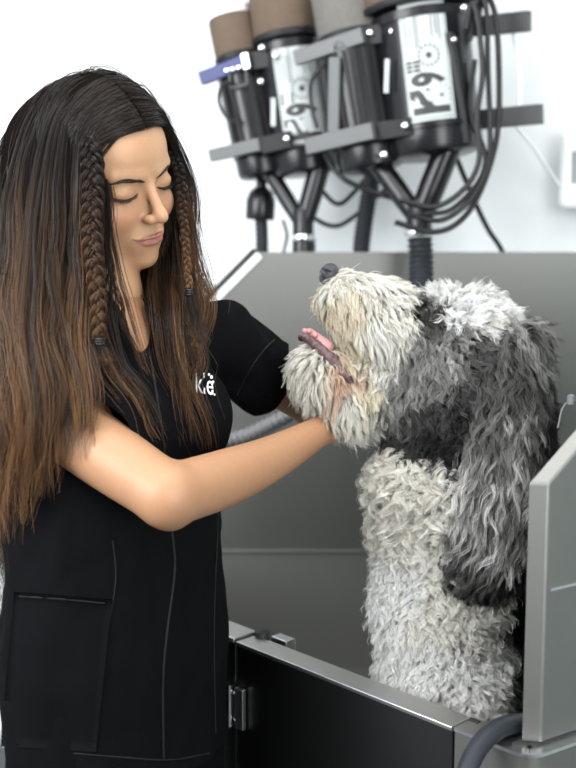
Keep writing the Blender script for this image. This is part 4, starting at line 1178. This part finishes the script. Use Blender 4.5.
# ---------------------------------------------------------- hair
def f_scalpvol(P):
    L = hl(P)
    d = smin(s_ell(L, (0, -.6, 3.3), (7.4, 9.3, 8.3)), s_ell(L, (0, 2.6, -2.8), (6.2, 5.6, 6.8)), 1.5) * HS
    return d
def f_coll(P):
    d = f_scalpvol(P)
    d = smin(d, s_cap(P, hw(0, -2, -3), nbase, .054, .06), .02)
    d = np.minimum(d, f_shirt0(P)); d = np.minimum(d, f_arm_n(P))
    return d
ne = 900
th = rng.random(ne * 8) * 2 * math.pi; cz = rng.uniform(-1, 1, ne * 8); sr = np.sqrt(1 - cz ** 2)
U_ = np.stack([sr * np.cos(th), sr * np.sin(th), cz], 1)
Lr = np.array([0, -.6, 3.3]) + U_ * np.array([7.4, 9.3, 8.3])
keep = hairline(Lr) > .1
Lr = Lr[keep][:ne]; ne = len(Lr)
side = np.where(Lr[:, 0] < 0, -1.0, 1.0)
root = HO + (Lr * HS) @ Hm.T
STEP = .0125; NS = 54
off = rng.uniform(.003, .0095, ne)
puff = rng.uniform(.3, 1.0, ne)
length = np.where(side < 0, rng.uniform(.46, .66, ne), np.where(Lr[:, 1] < 2.5, rng.uniform(.22, .31, ne), rng.uniform(.28, .38, ne)))
P = root + grad(f_scalpvol, root) * .002
d_ = np.stack([side * 1.0, np.where(side < 0, -.15, -.15) - .03 * Lr[:, 1], .0 * np.ones(ne)], 1)
front = np.clip((Lr[:, 1] - 2) / 4, 0, 1)
d_[:, 1] -= front * .35
D = nrm(nrm(d_) @ Hm.T)
paths = np.zeros((ne, NS, 3)); paths[:, 0] = P
gdir = np.array([0, 0, -1.0]); ph0 = rng.random(ne) * 6.28
for i in range(1, NS):
    s = i / NS
    g = 0.16 + .55 * min(1, i / 10)
    D = nrm(D * (1 - g * .55) + gdir * g * .75 + rng.normal(size=(ne, 3)) * .02)
    P = P + D * STEP
    L = hl(P.astype(np.float32)).astype(float)
    # keep off the face
    ylim = np.where(side < 0, np.interp(L[:, 2], [-16, -9, -3, 2, 4, 6.3, 8], [5.5, 4.0, 3.6, 4.2, 5.2, 7.8, 9.2]), np.interp(L[:, 2], [-18, -9, -3, 2, 4, 6.3, 8], [7.5, 5.5, 4.6, 4.6, 5.4, 7.9, 9.2]))
    ex = np.clip(L[:, 1] - ylim, 0, 3)
    near_face = (L[:, 2] > -17)
    P = P - (Hm[:, 1] * HS)[None] * (ex * near_face * .6)[:, None]
    o_t = off + .026 * puff * np.clip((7.5 - L[:, 2]) / 7, 0, 1) * np.clip((3.5 - L[:, 1]) / 6, 0, 1) * np.where(side < 0, 1, 1.0)
    o_t = np.where(side > 0, off + .010 * puff * np.clip((6.0 - L[:, 2]) / 6, 0, 1), o_t)
    o_t = np.where(L[:, 2] < -14, off * .9 + .004, o_t)
    v = f_coll(P.astype(np.float32)); gg = grad(f_coll, P, .002)
    push = np.clip(o_t - v, 0, .03)
    P = P + gg * push[:, None]
    on = (L[:, 2] > -4) & (i < 22)
    P = P - gg * (np.clip(v - o_t, 0, .03) * on * .75)[:, None]
    paths[:, i] = P
    D = nrm(P - paths[:, i-1])
# drop guides that strayed from the head, keep far-side tips clear of the chest print
fc_ = np.array([f_coll(paths[:, i].astype(np.float32)) for i in range(NS)]).T
ok = ~((fc_ > .055) & (paths[..., 2] > 1.42)).any(1)
paths, length, side, Lr = paths[ok], length[ok], side[ok], Lr[ok]; ne = len(paths)
seg_ = np.concatenate([np.zeros((ne, 1)), np.cumsum(np.linalg.norm(np.diff(paths, axis=1), axis=2), 1)], 1)
bad = (paths[..., 0] > -.130) & (paths[..., 2] < 1.272) & (paths[..., 0] < -.06)
for i in np.where(bad.any(1))[0]: length[i] = min(length[i], max(.12, seg_[i, bad[i].argmax()]))
# resample to length
seg = np.linalg.norm(np.diff(paths, axis=1), axis=2); cum = np.concatenate([np.zeros((ne, 1)), np.cumsum(seg, 1)], 1)
KP = 34; G_ = np.zeros((ne, KP, 3))
for i in range(ne):
    s = np.linspace(0, min(length[i], cum[i, -1]), KP)
    for k in range(3): G_[i, :, k] = np.interp(s, cum[i], paths[i, :, k])
# smooth
for _ in range(3): G_[:, 1:-1] = .25 * G_[:, :-2] + .5 * G_[:, 1:-1] + .25 * G_[:, 2:]
def make_hair(G, per, r0, r1, wid, wav=.0095, seed=3):
    n, k, _ = G.shape; m = n * per; ci = np.repeat(np.arange(n), per); s = np.linspace(0, 1, k)
    T = nrm(np.gradient(G, axis=1)); ref = nrm(CAM - G[:, :1]); N1 = nrm(np.cross(T, ref)); N2 = np.cross(T, N1)
    o = rng.normal(size=(m, 2)); rr = (r0 + (r1 - r0) * np.minimum(1, s * 1.6))[None, :, None] * (1 - .45 * np.clip(s * 2 - 1, 0, 1) ** 2)[None, :, None]
    P = G[ci] + N1[ci] * o[:, None, :1] * rr + N2[ci] * o[:, None, 1:] * rr * .6
    lam = rng.uniform(.11, .15, n)[ci]; ph = (vnoise(G[:, 0], 22, 8) * 2.5 + vnoise(G[:, 12], 30, 9) * 2.0 + rng.uniform(0, 1.8, n))[ci] + rng.normal(size=m) * .3
    ll = (length[:n][ci] if len(length) >= n else .4)
    a = wav * np.clip(s * 1.8 - .35, 0, 1)[None] * rng.uniform(.5, 1.5, n)[ci][:, None]
    P = P + N1[ci] * (a * np.sin(2 * math.pi * s[None] * (ll / lam)[:, None] + ph[:, None]))[..., None] + N2[ci] * (a * .5 * np.cos(2 * math.pi * s[None] * (ll / lam)[:, None] + ph[:, None]))[..., None]
    fl = rng.random(m) < .07
    P[fl] += (rng.normal(size=(fl.sum(), 1, 3)) * .010) * (s[None, :, None] ** 1.3) + (rng.normal(size=(fl.sum(), 1, 3)) * .003) * np.sin(s * 9)[None, :, None]
    cut = rng.uniform(.82, 1.0, m)
    P2 = np.empty_like(P)   # shorten by resampling
    idx = cut[:, None] * s[None] * (k - 1); i0 = np.minimum(idx.astype(int), k - 2); fr = (idx - i0)[..., None]
    rows = np.arange(m)[:, None]
    P2 = P[rows, i0] * (1 - fr) + P[rows, i0 + 1] * fr
    R_ = wid * (1 - .7 * s ** 3)[None] * rng.uniform(.8, 1.25, m)[:, None]
    return P2, R_, ci, s
P, R_, ci, s = make_hair(G_, 17, .0032, .0055, .00036)
m = len(P)
hl_amt = np.clip(rng.normal(.0, .45, ne), 0, 1)[ci] * rng.uniform(.5, 1.4, m)
grow = np.clip((s[None] - .26 - rng.uniform(0, .18, m)[:, None]) * 2.0, 0, 1)
dk = np.array([.011, .0075, .006]); gold = np.array([.34, .165, .065]); brn = np.array([.020, .0105, .007])
base_c = dk + (brn - dk) * grow[..., None] * .9
C = base_c + (gold - base_c) * (grow * np.clip(hl_amt[:, None], 0, 1))[..., None]
hairo = link('hair', strands_mesh('hair', P, R_, C), M_hair, woman)
# dark inner mass
def f_mass(P):
    L = hl(P); d = (f_scalpvol(P) - .007)
    zl = np.where(L[..., 1] > 1.5, np.interp(L[..., 1], [1.5, 3.5, 5.2, 6.8, 8.5], [0, 2.9, 5.6, 7.1, 7.6]), -7.)
    d = smax(d, (zl - L[..., 2]) * HS, .004)
    bk_ = s_chain(P, [hw(-2, -5, 2), hw(-3, -7, -6), at(20, 330, 1.42), at(12, 420, 1.42)], [.075, .07, .062, .045], .03)
    return smin(d, bk_, .02)
M_mass = mat('hair_mass', (.006, .0045, .004), 1.0, spec=0)
v_, f_ = nets(f_mass, (-.50, 1.2, 1.10), (-.08, 1.62, 1.68), .004)
link('hair_mass', fast_mesh('hair_mass', v_, f_, None), M_mass, hairo)

def braid(name, cl, rad, period, label_, nper=60, tipc=.5):
    cl = np.asarray(cl); Ls = np.r_[0, np.cumsum(np.linalg.norm(np.diff(cl, axis=0), axis=1))]; Lt = Ls[-1]
    k = int(Lt / period * 26); s = np.linspace(0, Lt, k)
    Cc = np.stack([np.interp(s, Ls, cl[:, j]) for j in range(3)], 1)
    T = nrm(np.gradient(Cc, axis=0)); view = nrm(CAM - Cc); N1 = nrm(np.cross(T, view)); N2 = np.cross(N1, T)
    if (N2[0] @ view[0]) < 0: N2 = -N2
    allP, allC = [], []
    env = np.interp(s / Lt, [0, .08, .6, 1], [.9, 1, .85, .6])
    for j in range(3):
        ph = 2 * math.pi * s / (period * 1.5) + j * 2 * math.pi / 3
        c = Cc + N1 * (rad * .52 * env * np.sin(ph))[:, None] + N2 * (rad * .34 * env * np.sin(2 * ph))[:, None]
        Tt = nrm(np.gradient(c, axis=0)); M1 = nrm(np.cross(Tt, N2)); M2 = np.cross(M1, Tt)
        a = rng.uniform(0, 6.28, nper); r = rad * .50 * np.sqrt(rng.uniform(.1, 1, nper)); tw = rng.uniform(-.4, .4, nper)
        for q in range(nper):
            allP.append(c + (M1 * math.cos(a[q]) + M2 * math.sin(a[q]) * .85) * (r[q] * env)[:, None])
            allC.append(q)
    P = np.array(allP); m = len(P)
    u = (s / Lt)[None, :, None]
    hlt = np.clip(rng.normal(.3, .3, m), 0, 1)[:, None, None]
    C = dk * (1 - u) + brn * u * .9; C = C + (gold - C) * hlt * tipc * np.clip(u * 1.5 - .3, 0, 1)
    C = np.clip(C, .006, .9)
    R_ = np.full((m, k), .00045)
    o = link(name, strands_mesh(name, P, R_, C), M_hair, woman); return tag(o, label_)
def f_hairsurf(P): return np.minimum(f_scalpvol(P), f_shirt0(P))
def bpath(pts, n=10):
    p = catmull(np.array([(x, y, d) for x, y, d in pts]), n); return np.array([at(*x) for x in p])
bn = [(86, 126, 1.285), (91, 150, 1.268), (93, 185, 1.258), (92, 225, 1.250), (94, 265, 1.243), (98, 300, 1.238), (99, 338, 1.234)]
braid('braid', bpath(bn), .0150, .0270, 'thick plait in front of her ear on the near side')
bfar = [(172, 150, 1.375), (179, 172, 1.37), (182, 200, 1.365), (185, 235, 1.36), (187, 262, 1.352), (189, 288, 1.345)]
braid('braid', bpath(bfar), .0078, .0165, 'thinner plait on the far side of her face', 40, .9)
M_tie = mat('hair_tie', (.01, .01, .012), .4)
for (x, y, d, r) in ((189, 290, 1.345, .0042), (99, 339, 1.234, .0045)):
    for k in range(3):
        bm = bm_new(); c = at(x, y, d) - [0, 0, .0028 * k]
        add_tube(bm, [c + [r*math.cos(a), r*math.sin(a), 0] for a in np.linspace(0, 6.28, 16)], .0014, 8)
        bm_link('hair_tie', bm, M_tie, woman, smooth=60)
def f_coll2(P): return np.minimum(f_shirt0(P), f_arm_n(P))
# loose tails under the ties and front locks framing the face
def lock(name, pts, per, r0, r1, hlm, wav=.003, lab=None):
    g = bpath(pts, 8)[None]; L_ = np.r_[0, np.cumsum(np.linalg.norm(np.diff(g[0], axis=0), axis=1))]
    ss = np.linspace(0, L_[-1], 34); g = np.stack([np.interp(ss, L_, g[0][:, j]) for j in range(3)], 1)[None]
    Pz = g[0]
    for _ in range(4):
        v = f_coll2(Pz.astype(np.float32)); Pz = Pz + grad(f_coll2, Pz, .002) * np.clip(.006 - v, 0, .05)[:, None]
    g = Pz[None]
    ns = max(1, per // 20); tt = nrm(np.gradient(g[0], axis=0)); m1 = nrm(np.cross(tt, CAM - g[0])); m2 = np.cross(tt, m1)
    oo = np.clip(rng.normal(size=(ns, 2)), -1.5, 1.5); ra = np.interp(np.linspace(0, 1, 34), [0, .4, .85, 1], [r0 * .7, r1, r1, r1 * .7])
    g = g + m1[None] * (oo[:, :1] * ra)[..., None] + m2[None] * (oo[:, 1:] * ra * .6)[..., None]
    P, R_, ci, s = make_hair(g, 20 if ns > 1 else per, .0016, .0036, .00034, wav)
    m = len(P); gr = np.clip(s[None] * 1.5 - .35, 0, 1)[..., None] * np.ones((m, 1, 1)); h = np.clip(rng.normal(hlm * .45, hlm * .7, ns)[ci] + rng.normal(0, .12, m), 0, 1)[:, None, None]
    C = dk + (brn - dk) * gr; C = C + (gold - C) * gr * h
    return strands_mesh(name, P, R_, np.clip(C, .006, .9))
locks = [
 ([(189, 294, 1.345), (191, 312, 1.34), (197, 335, 1.335), (205, 352, 1.33)], 60, .002, .004, .5),
 ([(99, 342, 1.234), (102, 352, 1.232), (106, 366, 1.232)], 50, .0022, .0035, .7),
 ([(162, 122, 1.35), (173, 142, 1.38), (179, 165, 1.39), (190, 200, 1.39), (196, 235, 1.385), (190, 262, 1.375)], 34, .002, .006, .4),
 ([(160, 118, 1.33), (176, 150, 1.37), (188, 190, 1.40), (190, 230, 1.395), (197, 270, 1.38), (205, 310, 1.37), (198, 352, 1.365)], 110, .004, .012, .45),
 ([(160, 120, 1.36), (172, 160, 1.40), (180, 215, 1.42), (186, 260, 1.40), (192, 300, 1.375), (186, 350, 1.36), (183, 400, 1.355), (198, 442, 1.35)], 200, .006, .009, .5),
 ([(150, 130, 1.42), (165, 200, 1.44), (168, 260, 1.42), (172, 310, 1.37), (176, 360, 1.335), (180, 410, 1.335), (186, 438, 1.335)], 220, .006, .010, .55),
 ([(140, 140, 1.42), (158, 235, 1.43), (158, 275, 1.40), (160, 320, 1.34), (168, 370, 1.315), (180, 420, 1.32)], 160, .006, .012, .45),
 ([(104, 170, 1.29), (104, 220, 1.285), (108, 262, 1.28), (116, 300, 1.27), (128, 340, 1.262), (150, 385, 1.26)], 60, .002, .008, .5),
 ([(98, 150, 1.31), (99, 220, 1.30), (100, 280, 1.30), (106, 330, 1.27), (118, 370, 1.255), (142, 415, 1.25), (160, 440, 1.24)], 120, .004, .012, .55),
 ([(90, 160, 1.33), (88, 250, 1.31), (85, 320, 1.285), (98, 370, 1.25), (120, 410, 1.235)], 140, .006, .014, .5),
 ([(70, 92, 1.33), (40, 120, 1.31), (25, 200, 1.28), (22, 300, 1.25), (24, 400, 1.225), (14, 525, 1.24)], 520, .010, .019, .45, .006),
 ([(80, 90, 1.31), (60, 130, 1.28), (50, 220, 1.255), (48, 320, 1.235), (52, 400, 1.210), (42, 500, 1.225)], 520, .010, .018, .35, .006),
 ([(86, 100, 1.30), (78, 150, 1.275), (75, 250, 1.255), (72, 340, 1.235), (76, 400, 1.210), (76, 462, 1.215)], 420, .009, .015, .4, .006),
 ([(58, 98, 1.38), (15, 150, 1.38), (-4, 250, 1.34), (2, 350, 1.28), (6, 450, 1.25), (4, 545, 1.26)], 420, .012, .020, .5, .006),
 ([(62, 100, 1.34), (34, 160, 1.29), (36, 250, 1.255), (34, 350, 1.23), (36, 430, 1.215), (28, 480, 1.22)], 240, .006, .012, .9, .007),
 ([(104, 132, 1.32), (106, 175, 1.30), (109, 215, 1.295), (112, 250, 1.295), (112, 290, 1.31)], 34, .001, .003, .3),
]
for l in locks:
    link('hair_lock', lock('hair_lock', *l), M_hair, hairo)
# short hair swept from the parting over the temples into the plaits
rows = []
for t in np.linspace(0, 1, 46):
    y0 = 8.0 - 6.2 * t; z0 = np.interp(y0, [1.8, 5, 8.0], [11.2, 9.8, 7.3])
    for sgn, tgt in ((-1, (-6.9, 3.4, 4.0)), (1, (6.6, 3.8, 4.0))):
        a = np.array([sgn * .12, y0, z0]); b = np.array(tgt) + np.array([0, -t * 3.0, t * 1.5])
        mid = (a + b) / 2 + np.array([sgn * .6, .4 + .8 * (1 - t), 1.2])
        u = np.linspace(0, 1, 12)[:, None]
        l_ = (1-u)**2 * a + 2*u*(1-u) * mid + u**2 * b
        w_ = HO + (l_ * HS) @ Hm.T
        for _ in range(5):
            w_ = w_ + grad(f_scalpvol, w_) * (.0055 - f_scalpvol(w_.astype(np.float32)))[:, None]
        rows.append(w_)
G2_ = np.array(rows); nn = len(G2_)
per = 34; ci = np.repeat(np.arange(nn), per)
T = nrm(np.gradient(G2_, axis=1)); Ng = nrm(G2_ - HO); Nt = np.cross(T, Ng)
o = rng.normal(size=(len(ci), 2)); sp = np.linspace(0, 1, 12)
P = G2_[ci] + Nt[ci] * (o[:, :1] * .0018)[:, None] * (1 - .3 * sp)[None, :, None] + Ng[ci] * (np.abs(o[:, 1:]) * .0022)[:, None] + Nt[ci] * (.0015 * np.sin(sp * 7 + rng.random(len(ci))[:, None] * 6))[..., None]
R_ = .00034 * np.ones((len(P), 12)); C = np.tile(dk * 1.2, (len(P), 12, 1)) * rng.uniform(.7, 1.8, (len(P), 1, 1))
link('hair_sweep', strands_mesh('hair_sweep', P, R_, C), M_hair, hairo)
